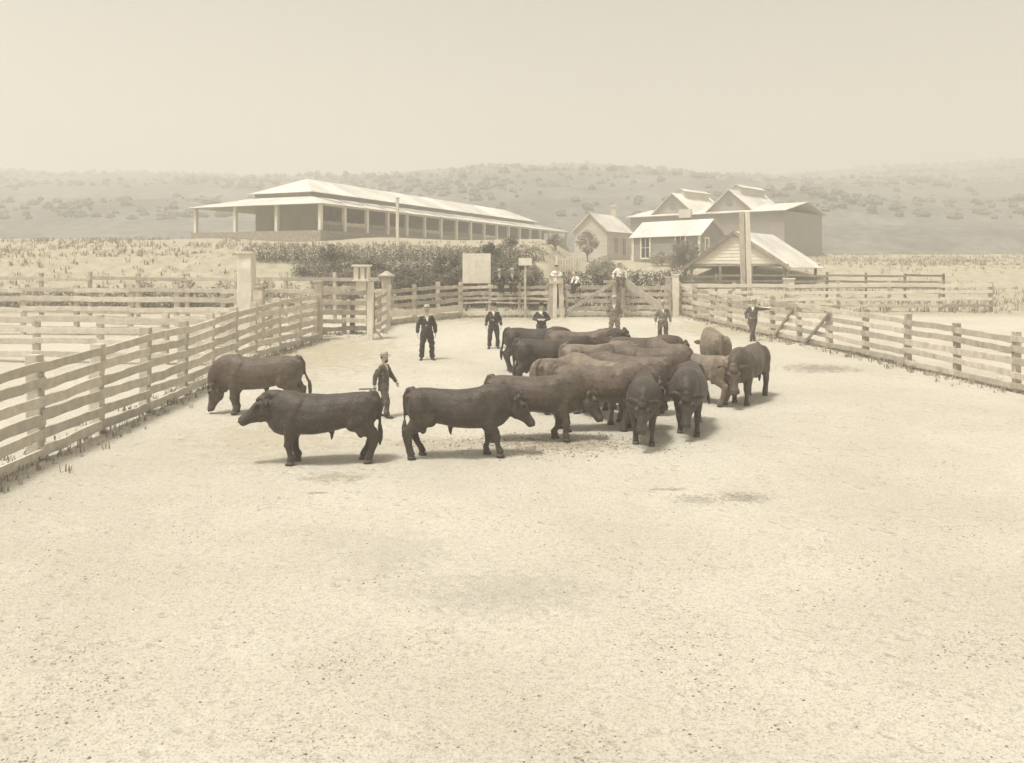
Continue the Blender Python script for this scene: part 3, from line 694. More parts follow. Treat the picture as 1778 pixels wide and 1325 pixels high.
# lamp post with glazed cabinet
p = gp(643, 590); lp = thing('lamp_post', 'white post carrying a glazed lamp cabinet and a smaller box under it', 'lamp post', p)
timber('shaft', p - Vector((0, 0, .2)), Vector((p.x, p.y, zpx(489, p.y))), .26, .26, 'whitewash', lp, up=(0, 1, 0))
def lbox(name, px0, px1, py0, py1, dep, m, parent, par_loc, off=-.02):
    y = p.y + off; x0, x1 = X(px0, y), X(px1, y); z0, z1 = zpx(py1, y), zpx(py0, y)
    b = MB(); b.box(((x0 + x1) / 2 - par_loc.x, y - par_loc.y, (z0 + z1) / 2 - par_loc.z), ((x1 - x0) / 2, dep, (z1 - z0) / 2)); return link(name, b.mesh(name), m, parent)
lbox('lower_box', 619, 637, 488.4, 503, .2, 'whitewash', lp, p)
cab = lbox('cabinet', 616, 641, 463, 486, .3, 'whitewash', lp, p)
lbox('cabinet_roof', 613, 644, 459.6, 462.8, .38, 'whitewash', lp, p); lbox('cabinet_base', 614, 643, 486.2, 488.2, .36, 'whitewash', lp, p)
for a, c in ((622, 625), (633, 636)): lbox('pane', a, c, 465, 484, .012, 'wall_grey', cab, p, -.335)
timber('ground_stay', (p.x + .15, p.y - .05, p.z + .5), (X(665, p.y), p.y - .1, zpx(588, p.y)), .06, .06, 'wood_grey', lp)
# notice board
nbp = at(828, 47.35); nb_ = thing('notice_board', 'large blank white notice board standing behind the rail fence', 'notice board', nbp)
for i in range(4):
    a = 803 + 49 * i / 4; c = 803 + 49 * (i + 1) / 4
    x0, x1 = X(a, 47.3) + .003, X(c, 47.3) - .003
    b = MB(); b.box(((x0 + x1) / 2 - nbp.x, -.03, (zpx(440, 47.3) + zpx(492, 47.3)) / 2 - nbp.z), ((x1 - x0) / 2, .02, (zpx(440, 47.3) - zpx(492, 47.3)) / 2))
    link('board', b.mesh('board'), 'whitewash', nb_)
for px in (810, 845): timber('post', at(px, 47.42) - Vector((0, 0, .2)), (X(px, 47.42), 47.42, zpx(446, 47.42)), .1, .1, 'wood_grey', nb_, up=(0, 1, 0))
# small sign
sg = at(912, 46.7); sgn = thing('small_sign', 'small blank white sign on a thin post by the fence', 'sign', sg)
timber('post', sg - Vector((0, 0, .2)), (sg.x, sg.y, zpx(450, sg.y)), .12, .12, 'wood_pale', sgn, up=(0, 1, 0))
b = MB(); b.box((0, -.09, zpx(454.5, sg.y) - sg.z), (.36, .02, .2)); link('board', b.mesh('board'), 'whitewash', sgn)
# twin pole on the right
tpb = at(1292, 50.8); tw = thing('twin_pole', 'tall pole of two pale timbers bolted side by side before the shelter', 'pole', tpb)
for (a0, a1, w, m_) in ((1291.5, 1287.5, .25, 'wood_pale'), (1301.5, 1297, .28, 'whitewash')):  # left timber darker, right whiter: shaded and lit side put into the colours
    timber('timber', (X(a0, 50.8), 50.8, tpb.z - .3), (X(a1, 50.8), 50.8, zpx(368, 50.8)), w, w, m_, tw, up=(0, 1, 0))
for py in (497, 508): timber('clamp', (X(1275, 50.5), 50.5, zpx(py, 50.5)), (X(1312, 50.5), 50.5, zpx(py, 50.5)), .1, .14, 'wood_grey', tw)
# white pole in front of the shed
fp = at(690, 62); fl = thing('white_pole', 'thin white pole standing on the grass bank before the long shed', 'pole', fp)
timber('shaft', fp - Vector((0, 0, .3)), (fp.x, fp.y, zpx(345, 62)), .2, .2, 'whitewash', fl, up=(0, 1, 0))
b = MB(); b.ell((0, 0, zpx(343.5, 62) - fp.z), (.14, .14, .12)); link('finial', b.mesh('finial', True), 'whitewash', fl)
# picket fence and hand rail by the houses
pf = thing('picket_fence', 'short white picket fence between the split posts and the cottage', 'fence', at(985, 58))
for i in range(8):
    px = 968 + i * 4.6; q0 = at(px, 58)
    timber('picket', Vector((q0.x, q0.y, zpx(466, 58))), Vector((q0.x, q0.y, zpx(446, 58) + random.uniform(-.05, .05))), .05, .09, 'whitewash', pf, up=(0, 1, 0))
for z in (450, 461): timber('rail', (X(966, 58.06), 58.06, zpx(z, 58)), (X(1003, 58.06), 58.06, zpx(z, 58)), .05, .08, 'whitewash', pf)
for px in (966, 1003): timber('post', at(px, 58.1) - Vector((0, 0, .2)), (X(px, 58.1), 58.1, zpx(444, 58)), .12, .12, 'whitewash', pf, up=(0, 1, 0))

# ------------------------------------------------------------------ planting
hedge('hedge', 'dark clipped hedge behind the yard gate with the seated men', (X(968, 51), 51, 1.5), (X(1185, 52), 52, 1.55), 2.05, .9, 'leaf_dark', 13000, .06, .04)
hedge('hedge', 'dark lower hedge row behind the notice board fence', (X(690, 50.5), 50.5, zg(-5, 50.5)), (X(950, 50.5), 50.5, zg(0, 50.5)), 1.7, .9, 'leaf_dark', 12000, .065, .12)
hedge('hedge', 'lowest ragged vine row on the bank left of the notice board', (X(560, 52.4), 52.4, zg(-11, 52.4)), (X(905, 52.4), 52.4, zg(0, 52.4)), 1.0, 1.2, 'leaf_mid', 15000, .065, .3)
hedge('hedge', 'ragged middle vine row on the bank below the long shed', (X(520, 54.4), 54.4, zg(-12, 54.4)), (X(915, 54.4), 54.4, zg(0, 54.4)), 0.8, 1.25, 'leaf_mid', 15000, .065, .3)
hedge('hedge', 'ragged top vine row along the brow of the bank below the shed', (X(440, 56.8), 56.8, zg(-12, 56.8)), (X(930, 56.8), 56.8, zg(0, 56.8)), 0.5, 1.2, 'leaf_mid', 17000, .06, .3)
hedge('hedge', 'long loose hedge on the bank at far left behind the pens', (-34, 50, zg(-34, 50)), (X(600, 50.5), 50.5, zg(-9, 50.5)), 1.2, 1.1, 'leaf_mid', 14000, .07, .4)
for k, (px, y, h) in enumerate(((600, 51.3, 1.7), (640, 53.2, 1.5), (705, 51.6, 1.8), (770, 53.4, 1.6), (795, 51.2, 1.9), (850, 55.6, 1.5), (905, 53.0, 1.7), (575, 55.6, 1.4))):
    tree('shrub', ['tangled shrub at the foot of the bank over the corner post', 'small dark shrub on the bank behind the lamp cabinet', 'tall tangled shrub beside the bare forked tree', 'leafy shrub on the bank left of the notice board', 'dark shrub tucked behind the notice board edge', 'small shrub on the bank above the notice board', 'leafy shrub on the bank behind the sitting men', 'low shrub at the brow of the bank under the shed end'][k], 'shrub', at(px, y), h, .8, 'leaf_dark' if k % 2 else 'leaf_mid', 1800, .06, 8, .15, 1.0, trunk=.04)
tree('orchard_tree', 'pale leafy orchard tree in front of the gabled cottage', 'tree', at(1044, 66), 2.9, 1.6, 'leaf_pale', 5000, .065, 12, .2)
tree('round_bush', 'dense rounded bush before the grey cottage window', 'bush', at(1192, 77), 3.3, 1.5, 'leaf_mid', 6000, .07, 12, .12, .95)
tree('shrub', 'speckled leafy shrub behind the small white sign', 'shrub', at(932, 49.4), 2.7, .8, 'leaf_pale', 4200, .05, 9, .15, 1.2)
tree('young_tree', 'sparse young tree on the bank right of the notice board', 'tree', at(886, 59.5), 1.3, .8, 'leaf_mid', 1500, .055, 8, .3)
tree('young_tree', 'bare forked young tree before the vine rows', 'tree', at(736, 52.5), 2.7, .9, 'leaf_pale', 90, .07, 7, .35, trunk=.06)
tree('young_tree', 'small scraggly tree at the end of the long shed', 'tree', at(965, 76), 1.5, .8, 'leaf_mid', 1200, .06, 8, .3)
tree('shrub', 'low pale shrub under the gabled cottage wall', 'shrub', at(1020, 88), 3.2, 1.3, 'leaf_pale', 1200, .12, 8, .15)
tree('shrub', 'low shrub along the foot of the grey cottage', 'shrub', at(1150, 82), 1.3, 1.2, 'leaf_pale', 900, .10, 7, .1)

# ------------------------------------------------------------------ bulls
def bull(label, px, y, heading, sc=1.0, head=(1.30, 0, 1.24), pitch=-35, yaw=0, coat='coat_black', legs=None, tail=0.0, fat=1.0, brand=None, curl=False, dz=0, depth=1.0):
    """heading = direction in the ground plane; head = place of the poll in the bull's own metres"""
    b = MB(); V = Vector
    fat *= random.uniform(.95, 1.06)
    torso = [(-1.00, 1.20, .97, .09), (-.975, 1.28, .86, .17), (-.88, 1.365, .72, .25), (-.72, 1.395, .66, .30), (-.50, 1.39, .70, .295), (-.28, 1.365, .655, .345),
             (0, 1.35, .60, .405), (.22, 1.355, .575, .405), (.44, 1.385, .57, .365), (.62, 1.425, .56, .325), (.80, 1.43, .56, .275), (.95, 1.37, .62, .205), (1.06, 1.27, .74, .12)]
    n = 20; b0 = len(b.v)
    for (x, zt, zb, hw) in torso:
        zc = (zt + zb) / 2; h = (zt - zb) / 2
        for k in range(n):
            a = 2 * math.pi * k / n; c, s_ = math.cos(a), math.sin(a)
            yy = hw * fat * math.copysign(abs(c) ** .78, c); zz = math.copysign(abs(s_) ** .88, s_)
            if zz > 0: yy *= 1 - .16 * zz
            b.v.append((x, yy, zc + h * zz - .10 * h * (1 - abs(zz))))
    for i in range(len(torso) - 1):
        for k in range(n):
            k2 = (k + 1) % n; b.f.append((b0 + i * n + k, b0 + i * n + k2, b0 + (i + 1) * n + k2, b0 + (i + 1) * n + k))
    b.f.append(tuple(b0 + k for k in reversed(range(n)))); b.f.append(tuple(b0 + (len(torso) - 1) * n + k for k in range(n)))
    # neck
    P = V(head); base = V((.62, 0, 1.06)); yr = R(yaw); pr = R(pitch)
    d = V((math.cos(pr) * math.cos(yr), math.cos(pr) * math.sin(yr), math.sin(pr)))
    s = V((-math.sin(yr), math.cos(yr), 0)); u = d.cross(s) * 1; u = s.cross(d) * -1 if u.z < 0 else u
    if abs(pitch) > 80: u = V((math.cos(yr), math.sin(yr), 0.2)).normalized()
    rings = []
    c1 = base + V((.42, 0, .10)); tgt = P - d * .02 - u * .03
    for i in range(7):
        t = i / 6
        p = base * (1 - t) ** 2 + c1 * 2 * t * (1 - t) + tgt * t * t
        tg = (c1 - base) * 2 * (1 - t) + (tgt - c1) * 2 * t; tg.normalize()
        sd = V((0, 1, 0)).lerp(s, t).normalized(); up = tg.cross(sd); up = -up if up.z < 0 and abs(tg.z) < .95 else up
        ru = .385 * (1 - t) + .205 * t + .05 * math.sin(math.pi * t); rw = .27 * (1 - t) + .13 * t + .015 * math.sin(math.pi * t)
        rings.append((p + V((0, 0, -.04)) * math.sin(math.pi * t), up * ru, sd * rw))
    b.loft(rings, 18)
    # crest hump and dewlap
    cm = base.lerp(P, .45); b.ell(cm + V((-.04, 0, .22 - .45 * max(0, P.z - 1.08))), (.36, .14, .13), Matrix.Rotation(-math.atan2(P.z - base.z, P.x - base.x), 3, 'Y'))
    b.tube([(.86, 0, .74), T(base.lerp(P, .40) + V((.08, 0, -.34))), T(base.lerp(P, .75) + V((.04, 0, -.22)))], [(.13, .06), (.10, .045), (.07, .04)], 10)
    # head
    HS = 1.1
    hr = [(-.07, .075, .08, -.02), (-.03, .12, .125, -.03), (.05, .142, .16, -.05), (.13, .150, .178, -.075), (.20, .140, .175, -.085), (.28, .112, .150, -.085), (.37, .094, .118, -.075), (.45, .100, .100, -.068), (.51, .112, .096, -.066), (.55, .102, .082, -.068), (.575, .06, .05, -.07)]
    b.loft([(P + d * t * HS + u * o * HS, s * w * HS, u * h * HS) for (t, w, h, o) in hr], 18)
    HM = Matrix((d, s, u)).transposed()
    b.ell(P + u * .085 + d * .0, (.085, .12, .07), HM); b.ell(P + d * .20 - u * .24, (.13, .075, .06), HM)
    for sg in (-1, 1):
        b.ell(P + d * .165 + s * sg * .128 + u * .045, (.07, .045, .05), HM)
        b.ell(P + d * .17 + s * sg * .135 - u * .13, (.12, .04, .10), HM)
        e0 = P + s * sg * .11 - d * .0 + u * .015; ed = (s * sg - d * .25 + V((0, 0, -.12))).normalized(); ev = (u - d); ev = (ev - ed * ev.dot(ed)).normalized()
        b.loft([(e0 + ed * t, ev * w, ev.cross(ed) * h) for (t, w, h) in ((-.03, .03, .03), (.04, .045, .036), (.11, .075, .034), (.18, .078, .03), (.24, .05, .024), (.275, .02, .016))], 10)
    # legs: fl, fr, hl, hr fore-aft foot offsets
    lg = legs or tuple(random.uniform(-.12, .12) for _ in range(4)); hoofs = []
    for i, sg in ((0, 1), (1, -1)):
        o = lg[i]; yy = .185 * sg * fat
        foot = V((.60 + o, yy * .95, .05)); kn = V((.63 + o * .55 + .02, yy, .40))
        b.tube([(.56, yy * 1.1, 1.02), (.60, yy * 1.12, .78), (.62 + o * .2, yy * 1.04, .60), T(kn + V((0, 0, .08))), T(kn), T(kn.lerp(foot, .45)), T(foot + V((-.01, 0, .11))), T(foot + V((.02, 0, .02)))],
               [(.22, .10), (.20, .115), (.138, .10), (.088, .082), (.086, .080), (.058, .055), (.068, .064), (.076, .07)], 12)
        b.ell((.52, yy * 1.06, .98), (.21, .15, .36), Matrix.Rotation(R(-14), 3, 'Y')); b.ell((.66, yy * 1.1, .86), (.17, .12, .17)); b.ell(kn + V((.03, 0, .0)), (.07, .07, .075)); hoofs.append(foot)
    for i, sg in ((2, 1), (3, -1)):
        o = lg[i]; yy = .19 * sg * fat
        foot = V((-.80 + o, yy * .95, .05)); hk = V((-.92 + o * .55, yy, .50))
        b.tube([(-.66, yy, 1.08), (-.66, yy * 1.12, .88), (-.74 + o * .15, yy * 1.1, .70), T(hk + V((.05, 0, .09))), T(hk + V((.0, 0, -.02))), T(hk.lerp(foot, .5)), T(foot + V((-.015, 0, .11))), T(foot + V((.02, 0, .02)))],
               [(.28, .12), (.265, .13), (.19, .115), (.112, .078), (.098, .07), (.062, .056), (.07, .066), (.076, .07)], 12)
        b.ell((-.72, yy * 1.0, .99), (.25, .16, .35)); b.ell((-.52, yy * 1.1, .80), (.16, .12, .17)); b.ell(hk + V((-.06, 0, .07)), (.045, .045, .08)); b.ell((-.93, yy * .6, 1.21), (.07, .055, .08)); hoofs.append(foot)
    b.tube([(-.06, 0, .66), (-.12, 0, .59), (-.11, 0, .50), (-.10, 0, .44)], [.07, .05, .03, .018], 8)
    b.ell((-.66, 0, .60), (.085, .09, .13))
    # tail
    ty = tail
    tp_ = [(-.82, 0, 1.385), (-.95, 0, 1.355), (-1.02, ty * .1, 1.22), (-1.025, ty * .3, .95), (-1.0 - abs(ty) * .2, ty * .7, .70)]
    b.tube(tp_, [.045, .05, .042, .036, .032], 8)
    me = b.remesh('body', .02, 3)
    co = np.empty(len(me.vertices) * 3); me.vertices.foreach_get('co', co); co = co.reshape(-1, 3)
    me.update(); no = np.empty(len(me.vertices) * 3); me.vertices.foreach_get('normal', no); no = no.reshape(-1, 3)
    am = wobble(co, random.randrange(10 ** 6), ((.008, 6), (.0026, 16), (.0006, 45)))
    co = co + no * am[:, None]; co[:, 2] = np.maximum(co[:, 2], .004); me.vertices.foreach_set('co', co.ravel()); me.update()
    hd = V((heading[0], heading[1], 0)).normalized(); rz = math.atan2(hd.y, hd.x)
    loc = at(px, y); loc.z += dz
    t = thing('bull', label, 'bull', loc, 'bulls gathered in the yard', rz, sc); t.scale = (sc * random.uniform(.97, 1.03), sc * random.uniform(.96, 1.05), sc * random.uniform(.98, 1.015))
    # lie along the slope of the yard
    sl_ = math.atan(0.041 * hd.y); t.rotation_mode = 'XYZ'; t.rotation_euler = (Matrix.Rotation(rz, 3, 'Z') @ Matrix.Rotation(-sl_, 3, 'Y')).to_euler()
    body = link('body', me, coat, t)
    for f in hoofs:
        hb = MB(); hb.loft([(f + V((.02, 0, -.048)), (.085, 0, 0), (0, .07, 0)), (f + V((.012, 0, -.01)), (.08, 0, 0), (0, .068, 0)), (f + V((.0, 0, .022)), (.07, 0, 0), (0, .066, 0))], 12)
        link('hoof', hb.mesh('hoof', True), 'hoof', t)
    for sg in (-1, 1):
        eb = MB(); eb.ell(P + d * .175 + s * sg * .168 + u * .045, (.03, .026, .026), n=8, m=6); link('eye', eb.mesh('eye', True), 'eye', t)
    nb2 = MB(); nb2.ell(P + d * .595 - u * .055, (.05, .088, .06), HM, n=14, m=8); nose = link('nose', nb2.mesh('nose', True), 'muzzle', t)
    for sg in (-1, 1):
        eb = MB(); eb.ell(P + d * .632 + s * sg * .05 - u * .04, (.016, .02, .014), HM, n=8, m=6); link('nostril', eb.mesh('nostril', True), 'eye', nose)
    fb = MB(); fb.ell(P + u * .12 + d * .05, (.11, .10, .05), HM, n=14, m=8); fb.ell(P + u * .14 - d * .04, (.07, .08, .05), HM, n=12, m=6); link('forelock', fb.remesh('forelock', .02, 1), coat, t)
    e = V(tp_[-1]); sb = MB(); sb.tube([T(e + V((0, 0, .06))), T(e + V((-.01, ty * .05, -.08))), T(e + V((-.01, ty * .12, -.24))), T(e + V((0, ty * .16, -.36)))], [.03, .05, .045, .012], 8)
    link('tail_switch', sb.mesh('tail_switch', True), coat, t)
    if curl:      # tight curls on the crest
        cb_ = MB(); bvh_pts = [i for i in range(len(co)) if co[i][0] > .75 and co[i][2] > 1.22 and no[i][2] > .05]
        for i in rng.choice(bvh_pts, 420):
            c = V(co[i]); nn = V(no[i]); a = nn.orthogonal().normalized(); a.rotate(Matrix.Rotation(random.random() * 6.28, 3, nn)); bb = nn.cross(a); r = random.uniform(.012, .024)
            cb_.tube([T(c + a * r * math.cos(q) + bb * r * math.sin(q) + nn * (.001 + .008 * q / 5)) for q in (0, 1.2, 2.4, 3.6, 4.8)], [.006, .007, .007, .006, .003], 5)
        link('curly_mane', cb_.mesh('curly_mane', True), 'curl', t)
    if brand:     # hair brand on the flank
        from mathutils.bvhtree import BVHTree
        bt = BVHTree.FromPolygons([T(c) for c in co], [tuple(p.vertices) for p in me.polygons]); bb = MB()
        bx, bz, side = brand; pts = []
        for q in np.linspace(.7, 6.0, 14):
            o = V((bx + .085 * math.cos(q), side * .9, bz + .075 * math.sin(q))); h = bt.ray_cast(o, V((0, -side, 0)))
            if h[0]: pts.append(T(h[0] + h[1] * .004))
        if len(pts) > 3:
            bb.tube(pts, [.013] * len(pts), 6, side=(.1, 1, .1)); link('brand_mark', bb.mesh('brand_mark', True), 'brand', t)
    return t
L_ = (-1, 0); Rr = (1, 0)
bull('black bull standing alone facing left with raised head, walking man behind it', 566, 16.9, (-1, -.10), 1.0, (1.10, 0, 1.23), -33, 5, 'coat_black', (.03, -.05, -.02, .10), tail=.1)
bull('black bull standing broadside facing right, nearest the camera', 792, 17.35, (1, .10), 1.0, (1.22, 0, 1.13), -52, -6, 'coat_black', (.02, .26, .12, -.10), tail=-.1)
bull('brown bull facing right with lowered head just behind the nearest broadside bull', 925, 18.75, (1, .02), 1.03, (1.22, 0, .98), -60, -8, 'coat_brown', (-.12, .10, 0, -.1))
bull('brown bull half hidden behind the head-on bull, facing right', 1040, 19.75, (1, .06), 1.06, (1.22, 0, .98), -60, 10, 'coat_brown', (.1, -.1, -.05, .08))
bull('black bull walking straight at the camera with lowered head, leftmost of the head-on pair', 1118, 18.95, (-.16, -1), 1.02, (1.20, 0, 1.0), -66, -12, 'coat_black', (.06, -.05, 0, .05))
bull('black bull walking at the camera with muzzle near the ground, right of the head-on pair', 1197, 19.9, (-.24, -1), 1.04, (1.18, 0, .90), -68, -10, 'coat_black', (.16, -.12, .05, .1), tail=.5)
bull('pale brown bull standing behind the head-on pair, rump to the right', 1217, 23.0, (-.55, .6), .96, (1.2, 0, .85), -60, 0, 'coat_dun')
bull('brown bull at the right end facing the camera with head down', 1299, 23.3, (-.53, -.85), 1.07, (1.2, 0, .96), -60, 25, 'coat_brown', (.12, -.1, -.05, .1))
bull('pale brown bull at the back right seen from behind, apart from the crowd', 1240, 26.8, (.05, 1), 1.07, (1.2, 0, .9), -50, 0, 'coat_dun')
bull('dark bull at the far left end of the crowd, rump left and tail hanging', 930, 28.3, (1, .14), 1.02, (1.2, 0, .82), -50, 20, 'coat_black', tail=.3)
bull('bull with curly crest standing at the back of the crowd facing right', 1008, 27.2, (1, .05), 1.05, (1.27, 0, 1.30), -40, 0, 'coat_brown', curl=True)
bull('dark bull with its rump left in the left front of the rear crowd', 955, 24.9, (1, .22), 1.06, (1.25, 0, 1.2), -40, 15, 'coat_black', tail=-.1)
bull('brown bull at the far right of the rear crowd hanging its head to the right', 1112, 26.0, (1, .02), 1.0, (1.27, 0, 1.12), -52, 0, 'coat_brown')
bull('dun bull in the middle of the crowd before the curly-crested bull', 1032, 24.35, (1, .25), 1.0, (1.25, 0, 1.15), -45, 25, 'coat_dun')
bull('dun bull with rounded back at the left front of the packed crowd', 972, 22.2, (.6, .8), .98, (1.2, 0, .85), -50, 10, 'coat_dun')
bull('brown bull with narrow back squeezed between the dun bulls and the branded bulls', 1038, 23.1, (.55, .83), 1.02, (1.2, 0, .85), -50, -20, 'coat_brown')
bull('dun bull behind the half hidden brown bull, rump to the right', 1032, 21.15, (-.5, .86), 1.03, (1.15, 0, .8), -60, 0, 'coat_dun')
bull('brown bull with pale brand near its rump behind the head-on bull', 1094, 21.8, (-.85, .5), 1.02, (1.2, 0, .9), -50, 0, 'coat_brown', brand=(-.42, 1.16, 1))
bull('brown bull with pale brand standing rump right above the other branded bull', 1132, 23.35, (-.97, .24), 1.02, (1.2, 0, .9), -50, 0, 'coat_brown', brand=(-.32, 1.17, 1))
bull('brown bull showing only its rump at the right of the packed crowd', 1160, 24.9, (-.35, .94), .98, (1.2, 0, .9), -50, 0, 'coat_brown')
bull('brown bull grazing alone at the left with its head down', 455, 21.6, (-1, -.02), 1.02, (1.16, 0, .68), -74, 4, 'coat_brown', tail=-.45)

# ------------------------------------------------------------------ people
def crease(me):
    n = len(me.vertices); co = np.empty(n * 3); me.vertices.foreach_get('co', co); co = co.reshape(-1, 3); no = np.empty(n * 3); me.vertices.foreach_get('normal', no); no = no.reshape(-1, 3)
    co = co + no * wobble(co * np.array((1, 1, 1.7)), random.randrange(10 ** 6), ((.007, 22), (.004, 55)))[:, None]
    me.vertices.foreach_set('co', co.ravel()); me.update()
def person(label, loc, face, sc, pose, jacket='cloth_dark', trousers='cloth_dark', hat='felt_dark', hatkind='bowler', beard=False, stout=1.0, shirt_only=False, group='men around the cattle yard', lean=(0, 0), look=0.0, coat_len=.20):
    V = Vector
    H = V(pose.get('hip', (0, 0, .92))); ln = V((lean[0], lean[1], 0))
    N_ = H + V((0, 0, .52)) + ln; C = H + V((0, 0, .30)) + ln * .5
    N_.z -= ln.length ** 2 * .9
    HC = N_ + V((.025, 0, .165)) + ln * .25
    fd = Matrix.Rotation(look, 3, 'Z')
    legs = pose['legs']; arms = pose['arms']
    b = MB()
    up = (N_ - H).normalized(); fw = V((0, 1, 0)).cross(up).normalized(); sd = V((0, 1, 0))
    def torso(mb, k, hem):
        mb.loft([(H - up * hem, fw * .125 * k * stout, sd * .185 * k), (H, fw * .135 * k * stout, sd * .185 * k), (H + up * .12, fw * .135 * k * stout, sd * .175 * k), (C, fw * .135 * k * (1 + (stout - 1) * .6), sd * .19 * k),
                 (N_ - up * .10, fw * .115 * k, sd * .18 * k), (N_ - up * .035, fw * .085 * k, sd * .125 * k), (N_ + up * .015, fw * .06 * k, sd * .07 * k)], 16)
    torso(b, .9, .05)
    b.tube([T(N_ - up * .05), T(N_ + V((.01, 0, .05))), T(HC - V((0, 0, .03)))], [.06, .055, .055], 10)
    hm_ = fd
    b.ell(HC, (.098, .078, .118), hm_); b.ell(HC + hm_ @ V((.02, 0, -.06)), (.07, .062, .062), hm_)
    b.ell(HC + hm_ @ V((.103, 0, -.012)), (.02, .014, .028), hm_); b.ell(HC + hm_ @ V((.082, 0, .025)), (.02, .055, .014), hm_); b.ell(HC + hm_ @ V((.085, 0, -.06)), (.016, .03, .012), hm_)
    for s_ in (-1, 1): b.ell(HC + hm_ @ V((-.005, s_ * .079, -.01)), (.022, .012, .034), hm_)
    jk = MB(); torso(jk, 1.0, coat_len)
    tr = MB(); tr.ell(H + V((0, 0, -.02)), (.135 * stout, .175, .14))
    hands = MB(); shoes = []
    for s_, (el, wr, hdir) in zip((1, -1), arms):
        sh_ = N_ - up * .095 + V((0, s_ * .168, 0)); el = V(el); wr = V(wr); hdir = V(hdir).normalized()
        b.tube([T(sh_), T(sh_.lerp(el, .5)), T(el), T(el.lerp(wr, .4)), T(wr)], [.05, .045, .038, .036, .027], 10, side=(.2, 1, .1))
        jk.ell(sh_, (.075, .07, .075)); jk.tube([T(sh_ + V((0, -s_ * .04, .01))), T(sh_.lerp(el, .45)), T(el), T(el.lerp(wr, .5)), T(wr + (el - wr).normalized() * .015)], [.08, .078, .07, .062, .054], 12, side=(.2, 1, .1))
        pc = wr + hdir * .05; inn = V((0, -s_, 0)); inn = (inn - hdir * inn.dot(hdir)); inn = inn.normalized() if inn.length > .1 else V((1, 0, 0)); wd = hdir.cross(inn).normalized()
        if wd.x < 0: wd = -wd
        b.loft([(wr - hdir * .01, wd * .026, inn * .02), (wr + hdir * .03, wd * .036, inn * .018), (wr + hdir * .075, wd * .04, inn * .016), (wr + hdir * .09, wd * .036, inn * .013)], 10)
        for k, (ofs, fl_) in enumerate(((.030, .072), (.010, .082), (-.010, .076), (-.029, .06))):
            f0 = wr + hdir * .082 + wd * ofs; f1 = f0 + hdir * fl_ * .5 + inn * .006; f2 = f1 + hdir * fl_ * .38 + inn * .03
            hands.tube([T(f0), T(f1), T(f2)], [.0095, .009, .007], 6, side=T(wd))
        t0 = wr + hdir * .03 + wd * .03; t1 = t0 + hdir * .03 + wd * .026 + inn * .008; t2 = t1 + hdir * .032 + inn * .01
        hands.tube([T(t0), T(t1), T(t2)], [.012, .011, .008], 6, side=T(inn))
    for s_, (kn, an, toe) in zip((1, -1), legs):
        hp = H + V((0, s_ * .095, -.03)); kn = V(kn); an = V(an); toe = V(toe).normalized()
        b.tube([T(hp), T(kn), T(an)], [.075, .05, .036], 10, side=(.1, 1, 0))
        cf = an + (kn - an).normalized() * .0
        tr.tube([T(hp + V((0, 0, .02))), T(hp.lerp(kn, .5)), T(kn), T(kn.lerp(an, .5)), T(cf)], [.115, .104, .09, .084, .08], 12, side=(.1, 1, 0))
        sb = MB(); dn = V((0, 0, -1)); hl = an + V((0, 0, -.03)) - toe * .05
        sx_ = toe.cross(V((0, 0, 1))).normalized(); uu = sx_.cross(toe).normalized(); uu = uu if uu.z > 0 else -uu
        sb.loft([(hl, sx_ * .032, uu * .05), (hl + toe * .06, sx_ * .038, uu * .052), (hl + toe * .14 - uu * .012, sx_ * .045, uu * .036), (hl + toe * .22 - uu * .02, sx_ * .042, uu * .026), (hl + toe * .255 - uu * .026, sx_ * .022, uu * .016)], 12)
        shoes.append(sb)
    rz = math.atan2(face[1], face[0])
    t = thing('person', label, 'person', loc, group, rz, sc)
    bme = b.remesh('body', .015, 2)
    bm = bmesh.new(); bm.from_mesh(bme); tmp = hands.mesh('tmp', True); bm.from_mesh(tmp); bm.to_mesh(bme); bm.free(); bpy.data.meshes.remove(tmp)
    bme.polygons.foreach_set('use_smooth', [True] * len(bme.polygons))
    link('body', bme, 'skin', t)
    jme = jk.remesh('jacket', .015, 2); crease(jme)
    if shirt_only:
        link('shirt', jme, 'linen', t)
    else:      # the opening of the coat: shirt front and waistcoat
        vs = [v.co.copy() for v in jme.vertices]; parts = {'jacket': [], 'shirt': [], 'waistcoat': []}
        for p in jme.polygons:
            c = p.center; dz = (N_ - c).dot(up); fx = (c - N_ + up * dz).dot(fw)
            if fx > .02 and abs(c.y) < .07 * (1 - dz / .19) + .004 and dz < .19 and dz > -.03: parts['shirt'].append(p)
            elif fx > .02 and 0 < dz < .46 and abs(c.y) < .018 + .07 * min(1, dz / .4): parts['waistcoat'].append(p)
            elif dz <= -.0: parts['shirt'].append(p)
            else: parts['jacket'].append(p)
        for nm, ps in parts.items():
            if not ps: continue
            used = {}; fv = []; ff = []
            for p in ps:
                idx = []
                for i in p.vertices:
                    if i not in used: used[i] = len(fv); fv.append(T(vs[i]))
                    idx.append(used[i])
                ff.append(idx)
            me = bpy.data.meshes.new(nm); me.from_pydata(fv, [], ff); me.polygons.foreach_set('use_smooth', [True] * len(ff))
            link(nm, me, {'jacket': jacket, 'shirt': 'linen', 'waistcoat': jacket}[nm], t)
        bpy.data.meshes.remove(jme)
    tme = tr.remesh('trousers', .015, 2); crease(tme); link('trousers', tme, trousers, t)
    for sb in shoes: link('shoe', sb.mesh('shoe', True), 'leather', t)
    for s_ in (-1, 1):
        eb = MB(); eb.ell(HC + hm_ @ V((.088, s_ * .031, .006)), (.011, .013, .009), n=8, m=6); link('eye', eb.mesh('eye', True), 'eye', t)
